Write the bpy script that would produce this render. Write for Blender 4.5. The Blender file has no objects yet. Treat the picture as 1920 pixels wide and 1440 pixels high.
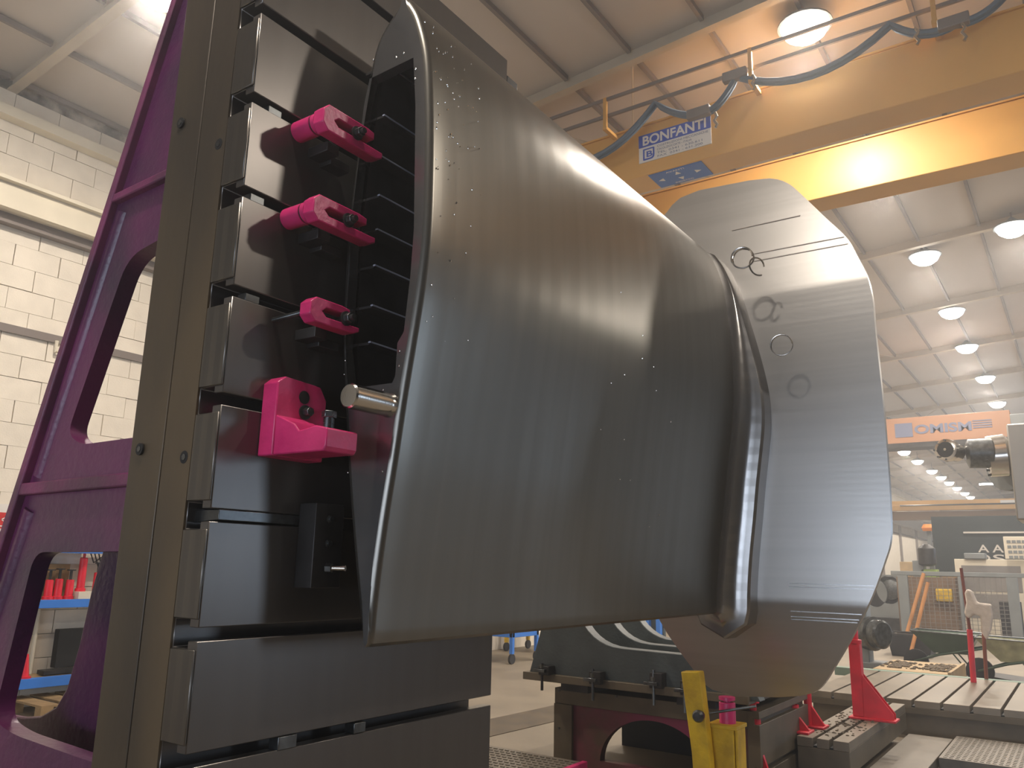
import bpy, bmesh, math, random
from mathutils import Vector, Matrix
random.seed(7)
C = bpy.context.scene
COL = C.collection
PI = math.pi

# ------------------------------------------------------------------ camera
AX = Vector((0.8205493304, 0.1076637584, 0.5613442005))
AY = Vector((0.5711661951, -0.1916204518, -0.7981546091))
AZ = Vector((0.0216327043, 0.9755460612, -0.2187279327))
CAM = Vector((0, 0, 1.6)); FPX = 1512.0
camd = bpy.data.cameras.new('camera'); cam = bpy.data.objects.new('camera', camd); COL.objects.link(cam)
camd.sensor_width = 36.0; camd.lens = FPX / 1920 * 36.0
camd.clip_start = 0.05; camd.clip_end = 400
R = Matrix((AX, AY, AZ))                       # camera axes -> world axes
cam.matrix_world = Matrix.Translation(CAM) @ R.to_4x4()
C.camera = cam

def at(px, py, axis, val):
    """point of the plane axis=val that the photograph shows at a pixel"""
    r = R @ Vector((px - 960, 720 - py, -FPX)); i = 'XYZ'.index(axis)
    return CAM + r * ((val - CAM[i]) / r[i])

# ------------------------------------------------------------------ world, light, exposure
C.view_settings.view_transform = 'Standard'; C.view_settings.look = 'None'
C.view_settings.gamma = 1.0; C.view_settings.exposure = 0.0
C.view_settings.use_curve_mapping = False
w = bpy.data.worlds.new('world'); C.world = w; w.use_nodes = True
bg = w.node_tree.nodes['Background']; bg.inputs[0].default_value = (0.55, 0.7, 1.0, 1); bg.inputs[1].default_value = 1.0
try:
    C.cycles.use_denoising = True
    C.cycles.max_bounces = 8
    C.cycles.sample_clamp_indirect = 6.0
except Exception: pass

def area(name, loc, rot, sx, sy, power, col):
    l = bpy.data.lights.new(name, 'AREA'); l.shape = 'RECTANGLE'; l.size = sx; l.size_y = sy
    l.energy = power; l.color = col
    o = bpy.data.objects.new(name, l); COL.objects.link(o); o.location = loc; o.rotation_euler = rot
    return o
# daylight through the hall's gate (behind the photographer) and the windows of its right wall
area('gate_daylight', (-1.2, -8.05, 1.65), (PI/2, 0, 0), 9.0, 1.4, 400, (0.74, 0.84, 1.0))
area('window_daylight', (9.45, 10.4, 2.3), (0, PI/2, 0), 2.8, 1.8, 130, (0.62, 0.78, 1.0))
area('window_daylight', (9.45, 33.5, 2.0), (0, PI/2, 0), 2.4, 9.5, 900, (0.62, 0.78, 1.0))

LAMPS = [(-6.5, 3.42, 6.75), (-6.2, 11.3, 6.7), (-6.2, 19.3, 6.7), (-6.2, 27.3, 6.7)] + \
        [(-5.95, yy, 6.7) for yy in (37.9, 41.3, 45.6, 48.8, 51.9, 55.3, 59.1, 62.2)] + \
        [(-1.85, 0.3, 7.25), (-1.85, 7.9, 7.25), (-1.85, 11.7, 7.25), (-1.83, 15.6, 7.25), (-1.85, 19.4, 7.25), (-1.92, 22.8, 7.25), (-1.87, 26.8, 7.25), (-1.9, 31.1, 7.25)] + \
        [(-0.42, 14.95, 7.25), (4.0, 6.0, 7.1), (4.0, 15.0, 7.1), (4.0, 22.0, 7.1)]  # the right-hand row is out of view, added for reflections

# ------------------------------------------------------------------ materials
def lin(c): return tuple(((v/255)/12.92 if v/255 <= 0.04045 else ((v/255+0.055)/1.055)**2.4) for v in c)
MATS = {}
def mat(name, col, rough=0.5, metal=0.0, var=0.0, vscale=3.0, bump=0.0, bscale=60.0, stretch=None, col2=None, emit=0.0, spec=0.5, aniso=0.0, coat=0.0, rvar=0.08):
    if name in MATS: return MATS[name]
    m = bpy.data.materials.new(name); m.use_nodes = True; nt = m.node_tree; N = nt.nodes; L = nt.links
    b = N['Principled BSDF']; c = lin(col)
    b.inputs['Base Color'].default_value = (*c, 1); b.inputs['Roughness'].default_value = rough; b.inputs['Metallic'].default_value = metal
    b.inputs['Specular IOR Level'].default_value = spec
    b.inputs['Anisotropic'].default_value = aniso
    b.inputs['Coat Weight'].default_value = coat
    tc = N.new('ShaderNodeTexCoord'); mp = N.new('ShaderNodeMapping'); L.new(tc.outputs['Object'], mp.inputs[0])
    if stretch: mp.inputs['Scale'].default_value = stretch
    if var > 0 or col2:
        n = N.new('ShaderNodeTexNoise'); n.inputs['Scale'].default_value = vscale; n.inputs['Detail'].default_value = 5
        L.new(mp.outputs[0], n.inputs['Vector'])
        r = N.new('ShaderNodeValToRGB'); L.new(n.outputs['Fac'], r.inputs[0])
        a = lin(col2) if col2 else tuple(v*(1-var) for v in c); bb = c if col2 else tuple(min(1, v*(1+var)) for v in c)
        r.color_ramp.elements[0].position = 0.35; r.color_ramp.elements[0].color = (*a, 1)
        r.color_ramp.elements[1].position = 0.65; r.color_ramp.elements[1].color = (*bb, 1)
        L.new(r.outputs[0], b.inputs['Base Color'])
        mr = N.new('ShaderNodeMapRange'); mr.inputs[3].default_value = max(0.03, rough-rvar); mr.inputs[4].default_value = min(1, rough+rvar)
        L.new(n.outputs['Fac'], mr.inputs[0]); L.new(mr.outputs[0], b.inputs['Roughness'])
    if bump > 0:
        n2 = N.new('ShaderNodeTexNoise'); n2.inputs['Scale'].default_value = bscale; n2.inputs['Detail'].default_value = 4
        L.new(mp.outputs[0], n2.inputs['Vector'])
        bp = N.new('ShaderNodeBump'); bp.inputs['Strength'].default_value = bump; bp.inputs['Distance'].default_value = 0.01
        L.new(n2.outputs['Fac'], bp.inputs['Height']); L.new(bp.outputs[0], b.inputs['Normal'])
    if emit > 0:
        b.inputs['Emission Color'].default_value = (*c, 1); b.inputs['Emission Strength'].default_value = emit
    MATS[name] = m; return m

def machined(name, col, rough, fine, wave_axis, wave_scale, wave_bump, metal=0.9, ripple=0.0):
    """machined steel: broad cutter passes (waves) plus fine feed marks"""
    if name in MATS: return MATS[name]
    m = mat(name, col, rough, metal, var=0.035, vscale=1.3, stretch=tuple(0.35*v for v in fine), rvar=0.012)
    nt = m.node_tree; N = nt.nodes; L = nt.links; b = N['Principled BSDF']
    tc = N.new('ShaderNodeTexCoord')
    wv = N.new('ShaderNodeTexWave'); wv.wave_type = 'BANDS'; wv.bands_direction = wave_axis; wv.wave_profile = 'TRI'
    wv.inputs['Scale'].default_value = wave_scale; wv.inputs['Distortion'].default_value = 0.0; wv.inputs['Detail'].default_value = 1
    L.new(tc.outputs['Object'], wv.inputs['Vector'])
    b1 = N.new('ShaderNodeBump'); b1.inputs['Strength'].default_value = wave_bump; b1.inputs['Distance'].default_value = 0.004
    L.new(wv.outputs['Fac'], b1.inputs['Height'])
    L.new(b1.outputs[0], b.inputs['Normal'])
    return m

M_vane = machined('vane_steel', (122, 119, 112), 0.32, (0.8, 40, 0.8), 'Y', 1.85, 0.13)
M_flange = machined('flange_steel', (172, 169, 165), 0.34, (1, 1, 60), 'Z', 8.0, 0.02)
M_end = machined('end_face_steel', (150, 148, 146), 0.25, (30, 3, 30), 'Z', 3.0, 0.1)
M_face = machined('plate_face_steel', (98, 94, 90), 0.30, (4, 40, 2), 'Y', 1.2, 0.06, metal=0.7)
M_side = mat('plate_side_oiled', (96, 82, 62), 0.42, 0.35, var=0.28, vscale=2.2, bump=0.05, bscale=40, stretch=(1, 1, 0.35), col2=(70, 62, 52))
M_strip = machined('milled_strip', (104, 100, 94), 0.35, (120, 3, 3), 'X', 5, 0.3)
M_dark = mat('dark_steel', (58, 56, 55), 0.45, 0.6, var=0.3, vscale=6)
M_black = mat('black_slot', (28, 28, 29), 0.6, 0.2)
M_purple = mat('purple_cast', (98, 34, 80), 0.36, 0.0, vscale=1.7, bump=0.25, bscale=35, col2=(52, 30, 58), spec=0.6)  # noise mixes the purple's lit tone with its shaded one
M_purple2 = mat('purple_rim', (124, 48, 92), 0.45, 0.0, vscale=4, bump=0.25, bscale=40, col2=(84, 44, 68))
M_pink = mat('pink_paint', (214, 52, 114), 0.36, 0.0, vscale=7, bump=0.15, bscale=45, col2=(190, 40, 100), spec=0.55)
M_bright = mat('bright_steel', (205, 200, 192), 0.18, 1.0, bump=0.05, bscale=200)
M_bolt = mat('bolt_steel', (96, 98, 98), 0.32, 0.9, var=0.25, vscale=20)
M_yel = mat('yellow_paint', (222, 182, 26), 0.5, 0.0, vscale=9, bump=0.2, bscale=50, col2=(188, 150, 24))
M_crane = mat('crane_yellow', (216, 164, 90), 0.42, 0.0, var=0.06, vscale=1.0)
M_red = mat('red_paint', (214, 30, 52), 0.45, 0.0, var=0.15, vscale=6)
M_blue = mat('blue_paint', (52, 118, 205), 0.5, 0.0, var=0.08, vscale=3)
M_wall = mat('white_block_paint', (232, 222, 205), 0.8, 0.0, var=0.05, vscale=4, bump=0.25, bscale=60)
M_joint = mat('wall_joint', (196, 184, 168), 0.9, 0.0, vscale=5, col2=(92, 86, 80))
M_ceil = mat('roof_panel', (194, 182, 168), 0.75, 0.0, var=0.05, vscale=0.5)
M_beamw = mat('cream_beam', (222, 212, 190), 0.6, 0.0, var=0.06, vscale=2)
M_purlin = mat('purlin_grey', (128, 118, 112), 0.6, 0.0)
M_rafter = mat('rafter_cream', (186, 172, 150), 0.6, 0.0, var=0.08, vscale=2)
M_floor = mat('floor_concrete', (130, 119, 103), 0.55, 0.0, var=0.14, vscale=1.2, bump=0.15, bscale=20)
M_bed = mat('bed_top', (132, 122, 107), 0.42, 0.35, var=0.12, vscale=5, bump=0.05, bscale=80)
M_bedside = mat('bed_side', (104, 94, 78), 0.5, 0.3, var=0.18, vscale=4)
M_castd = mat('grey_green_cast', (74, 80, 80), 0.5, 0.1, var=0.15, vscale=5, bump=0.3, bscale=40)
M_grey = mat('grey_paint', (120, 124, 124), 0.5, 0.0, var=0.08, vscale=3)
M_teal = mat('dark_teal', (44, 56, 60), 0.55, 0.0, var=0.12, vscale=1)
M_cream = mat('cream_panel', (214, 204, 184), 0.55, 0.0, var=0.04, vscale=2)
M_glassp = mat('window_tint', (130, 124, 118), 0.25, 0.0, var=0.1, vscale=2, spec=0.7)
M_wood = mat('wood_handle', (178, 124, 74), 0.6, 0.0, var=0.2, vscale=8, stretch=(1, 1, 0.2))
M_woodp = mat('pallet_wood', (150, 124, 88), 0.8, 0.0, var=0.2, vscale=6, bump=0.2)
M_card = mat('cardboard', (170, 148, 116), 0.85, 0.0, var=0.12, vscale=6)
M_rag = mat('white_rag', (214, 202, 190), 0.9, 0.0, var=0.08, vscale=12, bump=0.4, bscale=30)
M_green = mat('green_barrow', (56, 74, 60), 0.35, 0.4, var=0.2, vscale=4)
M_cable = mat('blue_grey_cable', (96, 108, 120), 0.5)
M_lampw = mat('lamp_face', (255, 250, 242), 0.5, emit=15.0)
M_lampf = mat('lamp_face_far', (255, 250, 242), 0.5, emit=18.0)
M_signb = mat('sign_blue', (62, 88, 178), 0.4)
M_signw = mat('sign_white', (226, 220, 212), 0.4)
M_signtxt = mat('sign_grey_text', (120, 124, 140), 0.5)
M_decal = mat('decal_blue', (52, 104, 176), 0.4)
M_chip = mat('swarf', (230, 225, 218), 0.15, 1.0)
M_dirt = mat('dirt_chips', (96, 84, 68), 0.8, 0.2, var=0.4, vscale=30)
M_check = mat('checker_steel', (118, 110, 98), 0.5, 0.3, var=0.1, vscale=10)
M_redw = mat('sign_red', (196, 44, 44), 0.5)
M_lime = mat('lime_paint', (150, 176, 96), 0.5)

# ------------------------------------------------------------------ mesh helpers
class MB:
    def __init__(s): s.bm = bmesh.new()
    def box(s, x0, x1, y0, y1, z0, z1, M=None):
        vs = [s.bm.verts.new(Vector((x, y, z)) if M is None else M @ Vector((x, y, z))) for x in (x0, x1) for y in (y0, y1) for z in (z0, z1)]
        for f in ((0, 1, 3, 2), (4, 6, 7, 5), (0, 4, 5, 1), (2, 3, 7, 6), (0, 2, 6, 4), (1, 5, 7, 3)):
            s.bm.faces.new([vs[i] for i in f])
        return s
    def prism(s, pts, axis, a, b):
        """pts: 2D polygon; axis 'Y' -> (x,z), 'X' -> (y,z), 'Z' -> (x,y)"""
        def P(p, h): return {'X': (h, p[0], p[1]), 'Y': (p[0], h, p[1]), 'Z': (p[0], p[1], h)}[axis]
        if len(pts) > 4: return s.holed(pts, [], axis, a, b)
        A = [s.bm.verts.new(P(p, a)) for p in pts]; B = [s.bm.verts.new(P(p, b)) for p in pts]; n = len(pts)
        for i in range(n): s.bm.faces.new((A[i], A[(i+1) % n], B[(i+1) % n], B[i]))
        fa = s.bm.faces.new(A[::-1]); fb = s.bm.faces.new(B)
        return s
    def holed(s, outer, holes, axis, a, b):
        """plate with holes, outer and holes are 2D polygons"""
        def P(p, h): return {'X': (h, p[0], p[1]), 'Y': (p[0], h, p[1]), 'Z': (p[0], p[1], h)}[axis]
        for h in (a, b):
            es = []
            for loop in [outer] + holes:
                v = [s.bm.verts.new(P(p, h)) for p in loop]
                es += [s.bm.edges.new((v[i], v[(i+1) % len(v)])) for i in range(len(v))]
            bmesh.ops.triangle_fill(s.bm, use_beauty=True, use_dissolve=False, edges=es)
        for loop in [outer] + holes:
            A = [s.bm.verts.new(P(p, a)) for p in loop]; B = [s.bm.verts.new(P(p, b)) for p in loop]; n = len(loop)
            for i in range(n): s.bm.faces.new((A[i], A[(i+1) % n], B[(i+1) % n], B[i]))
        return s
    def cyl(s, p, q, r0, r1=None, n=20, caps=True):
        p = Vector(p); q = Vector(q); r1 = r0 if r1 is None else r1
        d = (q-p).normalized(); u = d.orthogonal().normalized(); v = d.cross(u)
        A = [s.bm.verts.new(p + r0*(math.cos(t)*u + math.sin(t)*v)) for t in [2*PI*k/n for k in range(n)]]
        B = [s.bm.verts.new(q + r1*(math.cos(t)*u + math.sin(t)*v)) for t in [2*PI*k/n for k in range(n)]]
        for i in range(n): s.bm.faces.new((A[i], A[(i+1) % n], B[(i+1) % n], B[i]))
        if caps: s.bm.faces.new(A[::-1]); s.bm.faces.new(B)
        return s
    def lathe(s, p, d, prof, n=28):
        """prof: list of (distance along d, radius)"""
        p = Vector(p); d = Vector(d).normalized(); u = d.orthogonal().normalized(); v = d.cross(u)
        rings = [[s.bm.verts.new(p + a*d + r*(math.cos(2*PI*k/n)*u + math.sin(2*PI*k/n)*v)) for k in range(n)] for a, r in prof]
        for A, B in zip(rings, rings[1:]):
            for i in range(n): s.bm.faces.new((A[i], A[(i+1) % n], B[(i+1) % n], B[i]))
        s.bm.faces.new(rings[0][::-1]); s.bm.faces.new(rings[-1]); return s
    def tube(s, pts, r, n=8, closed=False):
        pts = [Vector(p) for p in pts]; rings = []; m = len(pts)
        up = None
        for i, p in enumerate(pts):
            a = pts[i-1] if (i or closed) else p; b = pts[(i+1) % m] if (i < m-1 or closed) else p
            d = (b-a).normalized()
            if up is None: up = d.orthogonal().normalized()
            up = (up - up.dot(d)*d).normalized(); v = d.cross(up)
            rings.append([s.bm.verts.new(p + r*(math.cos(2*PI*k/n)*up + math.sin(2*PI*k/n)*v)) for k in range(n)])
        for i in range(m if closed else m-1):
            A, B = rings[i], rings[(i+1) % m]
            for k in range(n): s.bm.faces.new((A[k], A[(k+1) % n], B[(k+1) % n], B[k]))
        if not closed: s.bm.faces.new(rings[0][::-1]); s.bm.faces.new(rings[-1])
        return s
    def hexa(s, p, q, r): return s.cyl(p, q, r, n=6)
    def build(s, name, m, parent=None, bevel=0.0, smooth=True, seg=2, weld=True):
        if weld: bmesh.ops.remove_doubles(s.bm, verts=s.bm.verts, dist=1e-5)
        bmesh.ops.recalc_face_normals(s.bm, faces=s.bm.faces)
        me = bpy.data.meshes.new(name); s.bm.to_mesh(me); s.bm.free()
        if smooth:
            me.polygons.foreach_set('use_smooth', [True]*len(me.polygons))
            me.set_sharp_from_angle(angle=math.radians(32))
        me.materials.append(m)
        o = bpy.data.objects.new(name, me); COL.objects.link(o)
        if parent is not None:
            o.parent = parent
            o.matrix_parent_inverse = Matrix.Translation(-parent.location)
        if bevel > 0:
            b = o.modifiers.new('bevel', 'BEVEL'); b.width = bevel; b.segments = seg; b.limit_method = 'ANGLE'; b.angle_limit = math.radians(40)
        return o

def thing(name, label, cat, loc=(0, 0, 0), group=None):
    o = bpy.data.objects.new(name, None); COL.objects.link(o); o.location = loc; o.empty_display_size = 0.1
    o['label'] = label; o['category'] = cat
    if group: o['group'] = group
    return o
def tag(o, label, cat, group=None, kind=None):
    o['label'] = label; o['category'] = cat
    if group: o['group'] = group
    if kind: o['kind'] = kind
    return o
def struct(o): o['kind'] = 'structure'; return o

def spline(pts, n, closed=False):
    out = []; m = len(pts); P = [Vector(p) for p in pts]
    rng = range(m) if closed else range(m-1)
    for i in rng:
        p0 = P[(i-1) % m] if (closed or i > 0) else P[0]; p1 = P[i]; p2 = P[(i+1) % m]; p3 = P[(i+2) % m] if (closed or i < m-2) else P[-1]
        for k in range(n):
            t = k/n
            out.append(0.5*((2*p1) + (p2-p0)*t + (2*p0-5*p1+4*p2-p3)*t*t + (3*p1-p0-3*p2+p3)*t**3))
    if not closed: out.append(P[-1])
    return out
def roundpoly(pts, r, n=5):
    out = []; m = len(pts)
    for i in range(m):
        p = Vector(pts[i]); a = Vector(pts[i-1]); b = Vector(pts[(i+1) % m])
        rr = r[i] if isinstance(r, (list, tuple)) else r
        rr = min(rr, 0.48*(a-p).length, 0.48*(b-p).length)
        if rr < 1e-4: out.append(p); continue
        s = p + (a-p).normalized()*rr; e = p + (b-p).normalized()*rr
        for k in range(n+1):
            t = k/n; out.append((1-t)**2*s + 2*t*(1-t)*p + t*t*e)
    return out
def text_mesh(txt, name, m, parent, loc, xdir, updir, size, width=None, extrude=0.002, bold=0.0, align='LEFT'):
    cu = bpy.data.curves.new(name, 'FONT'); cu.body = txt; cu.size = size; cu.extrude = extrude; cu.offset = bold; cu.align_x = align
    tmp = bpy.data.objects.new('tmp', cu); COL.objects.link(tmp)
    dg = bpy.context.evaluated_depsgraph_get(); me = bpy.data.meshes.new_from_object(tmp.evaluated_get(dg))
    bpy.data.objects.remove(tmp); bpy.data.curves.remove(cu)
    xs = [v.co.x for v in me.vertices]; k = 1.0
    if width and xs: k = width/(max(xs)-min(xs))
    X = Vector(xdir).normalized(); U = Vector(updir).normalized(); Nn = X.cross(U)
    for v in me.vertices:
        c = v.co.copy(); v.co = Vector(loc) + X*c.x*k + U*c.y + Nn*c.z
    me.materials.clear(); me.materials.append(m)
    o = bpy.data.objects.new(name, me); COL.objects.link(o)
    if parent is not None: o.parent = parent; o.matrix_parent_inverse = Matrix.Translation(-parent.location)
    return o

# ================================================================== THE HALL
XW, XE, YB, YF = -9.5, 9.5, -8.0, 75.0
def roofz(x): return 7.565 - 0.07*abs(x)
m = MB(); m.box(XW-1, XE+1, YB-1, YF+1, -0.6, 0.0); struct(m.build('floor', M_floor, smooth=False))

m = MB(); m.box(XW-0.3, XW-0.03, YB, YF, 0, 6.9); wl = struct(m.build('wall_left', M_joint, smooth=False))
# plaster beyond the blocks that can be told apart
m = MB(); m.box(XW-0.03, XW, YB, 3.0, 0, 6.9); m.box(XW-0.03, XW, 7.3, YF, 0, 6.9); m.build('plaster', M_wall, wl, smooth=False)
BH, BL = 0.25, 0.5
bme = {}
for row in range(27):
    off = (row % 2)*0.25
    for k in range(9):
        y0 = 3.0 + k*BL - off; y1 = min(y0+BL, 7.3); y0 = max(y0, 3.0)
        if y1-y0 < 0.05: continue
        g = random.choice((0.0025, 0.004, 0.007)); d = random.uniform(0, 0.007)
        b = MB(); b.box(XW-0.03, XW-d, y0+g, y1-g, row*BH+random.choice((0.001, 0.002, 0.004)), (row+1)*BH-random.choice((0.001, 0.002, 0.006)))
        b.build('brick', M_wall, wl, smooth=False)
# mouldings / crane runway on the left wall
m = MB(); m.box(XW, XW+0.28, YB, YF, 5.28, 5.56); m.box(XW, XW+0.36, YB, YF, 5.56, 5.60); struct(m.build('trim_1', M_beamw, smooth=False))
m = MB(); m.box(XW, XW+0.12, YB, YF, 5.17, 5.28); struct(m.build('trim_2', M_purlin, smooth=False))
m = MB(); m.box(XW, XW+0.16, YB, YF, 6.38, 6.50); struct(m.build('trim_3', M_beamw, smooth=False))
m = MB(); m.box(XW, XW+0.03, YB, YF, 3.98, 4.07); struct(m.build('trim_4', M_purlin, smooth=False))
# wall cable pipe
m = MB(); m.tube([(XW+0.05, 4.32, 4.0), (XW+0.05, 4.32, 3.88), (XW+0.05, 4.55, 3.86), (XW+0.05, 4.55, 0.2)], 0.022)
tag(m.build('conduit_pipe', M_beamw), 'thin cream conduit pipe running down the white block wall', 'pipe')
# right wall with windows, back wall with the gate, far wall
m = MB()
m.box(XE, XE+0.3, YB, YF, 0, 0.9); m.box(XE, XE+0.3, YB, YF, 4.0, 6.9)
for a, b in ((YB, 9.4), (11.4, 28.5), (38.6, YF)): m.box(XE, XE+0.3, a, b, 0.9, 3.9)
struct(m.build('wall_right', mat('right_wall', (80, 79, 76), 0.8), smooth=False))
m = MB(); m.box(XW, -5.8, YB-0.3, YB, 0, 8.2); m.box(3.4, XE, YB-0.3, YB, 0, 8.2); m.box(-5.8, 3.4, YB-0.3, YB, 2.4, 8.2); m.box(-5.8, 3.4, YB-0.3, YB, 0, 0.9)
struct(m.build('wall_back', mat('right_wall', (80, 79, 76), 0.8), smooth=False))
m = MB(); m.box(XW, XE, YF, YF+0.3, 0, 8.2); struct(m.build('wall_far', M_teal, smooth=False))
# roof
m = MB()
for sgn in (-1, 1):
    m.prism([(0, 7.565), (sgn*9.8, roofz(9.8)), (sgn*9.8, roofz(9.8)+0.2), (0, 7.765)], 'Y', YB-0.3, YF+0.3)
struct(m.build('ceiling', M_ceil, smooth=False))
k = 1
ORD = ['first', 'second', 'third', 'fourth', 'fifth', 'sixth', 'seventh', 'eighth', 'ninth', 'tenth', 'eleventh', 'twelfth', 'thirteenth', 'fourteenth', 'fifteenth', 'sixteenth', 'seventeenth', 'eighteenth', 'nineteenth', 'twentieth']
yr = [3.45 + 3.9*i for i in range(-1, 18)]
for ir, y in enumerate(yr):
    m = MB()
    for sgn in (-1, 1):
        m.prism([(0, roofz(0)-0.14), (sgn*9.5, roofz(9.5)-0.14), (sgn*9.5, roofz(9.5)-0.001), (0, roofz(0)-0.001)], 'Y', y-0.008, y+0.008)
        m.prism([(0, roofz(0)-0.155), (sgn*9.5, roofz(9.5)-0.155), (sgn*9.5, roofz(9.5)-0.14), (0, roofz(0)-0.14)], 'Y', y-0.055, y+0.055)
    tag(m.build('rafter', M_rafter, smooth=False), 'cream roof rafter across the hall, the ' + ORD[ir] + ' away from the photographer', 'beam', 'roof rafters across the hall')
for ip, x in enumerate((-9.42, -8.49, -7.45, -6.4, -5.4, -4.43, -3.61, -2.75, -1.85, -0.9, 0.1, 1.2, 2.3, 3.6, 5, 7)):
    m = MB(); z = roofz(x)-0.01
    for a, b in zip(yr, yr[1:]): m.box(x-0.022, x+0.022, a+0.07, b-0.07, z-0.06, z)
    tag(m.build('purlin', M_purlin, smooth=False), 'thin grey purlin under the roof, the ' + ORD[ip] + ' from the left wall', 'beam', 'purlins under the roof')
# wind bracing rods
for ib, y0 in enumerate((3.6, 15.2, 26.9)):
    for x0, x1 in ((-5.4, -3.61), (-3.61, -5.4)):
        m = MB(); m.tube([(x0, y0+3.75, roofz(x0)-0.14), (x1, y0+7.4, roofz(x1)-0.14)], 0.012, 6)
        tag(m.build('bracing_rod', M_rafter), ORD[ib] + (' pair of roof bracing rods, the rod running to the left' if x1 < x0 else ' pair of roof bracing rods, the rod running to the right'), 'rod', 'wind bracing rods')

# ---- high bay lamps
def lamp(i, x, y, z, label):
    t = thing('high_bay_lamp', label, 'lamp', (x, y, z), 'high bay lamps in the roof')
    big = 0.26
    m = MB(); m.lathe((x, y, z+0.005), (0, 0, 1), [(0, big+0.02), (0.02, big+0.02), (0.06, 0.16), (0.12, 0.08), (0.17, 0.03)], 20); m.build('housing', M_grey, t)
    m = MB(); m.lathe((x, y, z-0.16), (0, 0, 1), [(0, 0.02), (0.02, 0.13), (0.08, 0.21), (0.17, big-0.005)], 20); m.build('diffuser', M_lampw if y < 24 else M_lampf, t)
    m = MB(); m.cyl((x, y, z+0.16), (x, y, roofz(x)-0.02), 0.012, n=6); m.build('hanger', M_purlin, t)
    if y < 64:
        l = bpy.data.lights.new('lamp_light', 'AREA'); l.shape = 'DISK'; l.size = 0.4; l.energy = 205; l.color = (1.0, 0.90, 0.79)
        o = bpy.data.objects.new('lamp_light', l); COL.objects.link(o); o.location = (0, 0, -0.2); o.parent = t
for i, (x, y, z) in enumerate(LAMPS):
    if i < 4: lab = ORD[i] + ' bright round lamp of the near left row, counted from the photographer'
    elif i < 12: lab = 'small distant round lamp, ' + ORD[i-4] + ' of the dotted far left row'
    elif i < 20: lab = ORD[i-12] + ' round lamp of the row above the yellow crane, counted from the photographer'
    elif i == 20: lab = 'largest bright round lamp at the right edge, beside the lamp row'
    else: lab = ORD[i-21] + ' added unseen lamp over the right half of the hall, for reflections'
    lamp(i, x, y, z, lab)
t = thing('strip_light', 'long white tube light hanging far away over the shop floor', 'lamp', (-2.6, 36, 5.0))
m = MB(); m.box(-2.62, -2.58, 35.98, 36.02, 5.12, roofz(-2.6)); m.build('hanger', M_purlin, t)
m = MB(); m.box(-3.1, -2.05, 35.95, 36.05, 5.0, 5.06); m.build('tube', M_lampf, t)
m = MB(); m.box(-3.1, -2.05, 35.9, 36.1, 5.06, 5.12); m.build('housing', M_grey, t)

# thin haze added to lift the blacks and give the lamps a glow
hz = bpy.data.materials.new('haze'); hz.use_nodes = True; nt = hz.node_tree; nt.nodes.clear()
ou = nt.nodes.new('ShaderNodeOutputMaterial'); vs_ = nt.nodes.new('ShaderNodeVolumeScatter'); vs_.inputs['Density'].default_value = 0.0085; vs_.inputs['Anisotropy'].default_value = 0.55; vs_.inputs['Color'].default_value = (0.95, 0.95, 0.96, 1)
nt.links.new(vs_.outputs[0], ou.inputs['Volume'])
m = MB(); m.box(XW+0.01, XE-0.01, YB+0.01, YF-0.01, 0.011, 6.88); ho = m.build('glow_haze', hz, smooth=False); ho['kind'] = 'structure'

# ================================================================== ANGLE PLATE
XF = -2.304; YL, YR_ = 1.6, 3.165; PT = 4.29
slots = [0.255, 0.625, 0.995, 1.365, 1.737, 2.121, 2.50, 2.87, 3.24, 3.61, 3.98]
ap = thing('angle_plate', 'tall dark T-slotted steel angle plate on a purple cast frame', 'angle plate', (-2.9, 2.3, 0))
XB = -2.595
prof = [(XF, 0.0)]
for z in slots:
    prof += [(XF, z-0.021), (-2.352, z-0.021), (-2.352, z-0.045), (-2.43, z-0.045), (-2.43, z+0.045), (-2.352, z+0.045), (-2.352, z+0.021), (XF, z+0.021)]
prof += [(XF, PT), (XB, PT), (XB, 0.0)]
m = MB(); m.prism(prof, 'Y', YL, YR_); m.build('face_plate', M_face, ap, bevel=0.003, seg=1)
m = MB()   # oiled brown end of the plate, left of the milled strip
m.box(XB, -2.432, YL-0.008, YL, 0, PT); m.build('plate_end', M_side, ap, smooth=False)
for a, b in zip([-0.05]+slots, slots+[PT+0.045]):
    m = MB(); m.box(-2.4315, XF, YL-0.008, YL, max(a+0.046, 0), b-0.046); m.build('machined_strip', M_strip, ap, bevel=0.003, seg=1)
m = MB(); m.box(-2.82, XB-0.022, YL, YR_, 0, PT+0.05); m.build('frame_flange', M_side, ap, bevel=0.004)
m = MB(); m.box(XB-0.024, XB+0.0, YL+0.012, YR_-0.01, 0, PT); m.build('joint', M_black, ap, smooth=False)
for px, py in ((345, 857), (410, 270), (261, 842), (338, 230)):
    p = at(px, py, 'Y', YL-0.008)
    m = MB(); m.lathe(p + Vector((0, -0.001, 0)), (0, 1, 0), [(0, 0.018), (0.0, 0.022), (0.006, 0.022)], 16); m.build('screw_hole', M_black, ap)
    m = MB(); m.hexa(p + Vector((0, -0.003, 0)), p + Vector((0, 0.003, 0)), 0.011); m.build('screw', M_bolt, ap)
# dark side block on the top edge of the plate (upper right corner in view)
m = MB(); m.box(XF-0.25, XF, YR_, YR_+0.10, 3.97, 4.2); m.build('end_lug', M_dark, ap, bevel=0.004)

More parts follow.
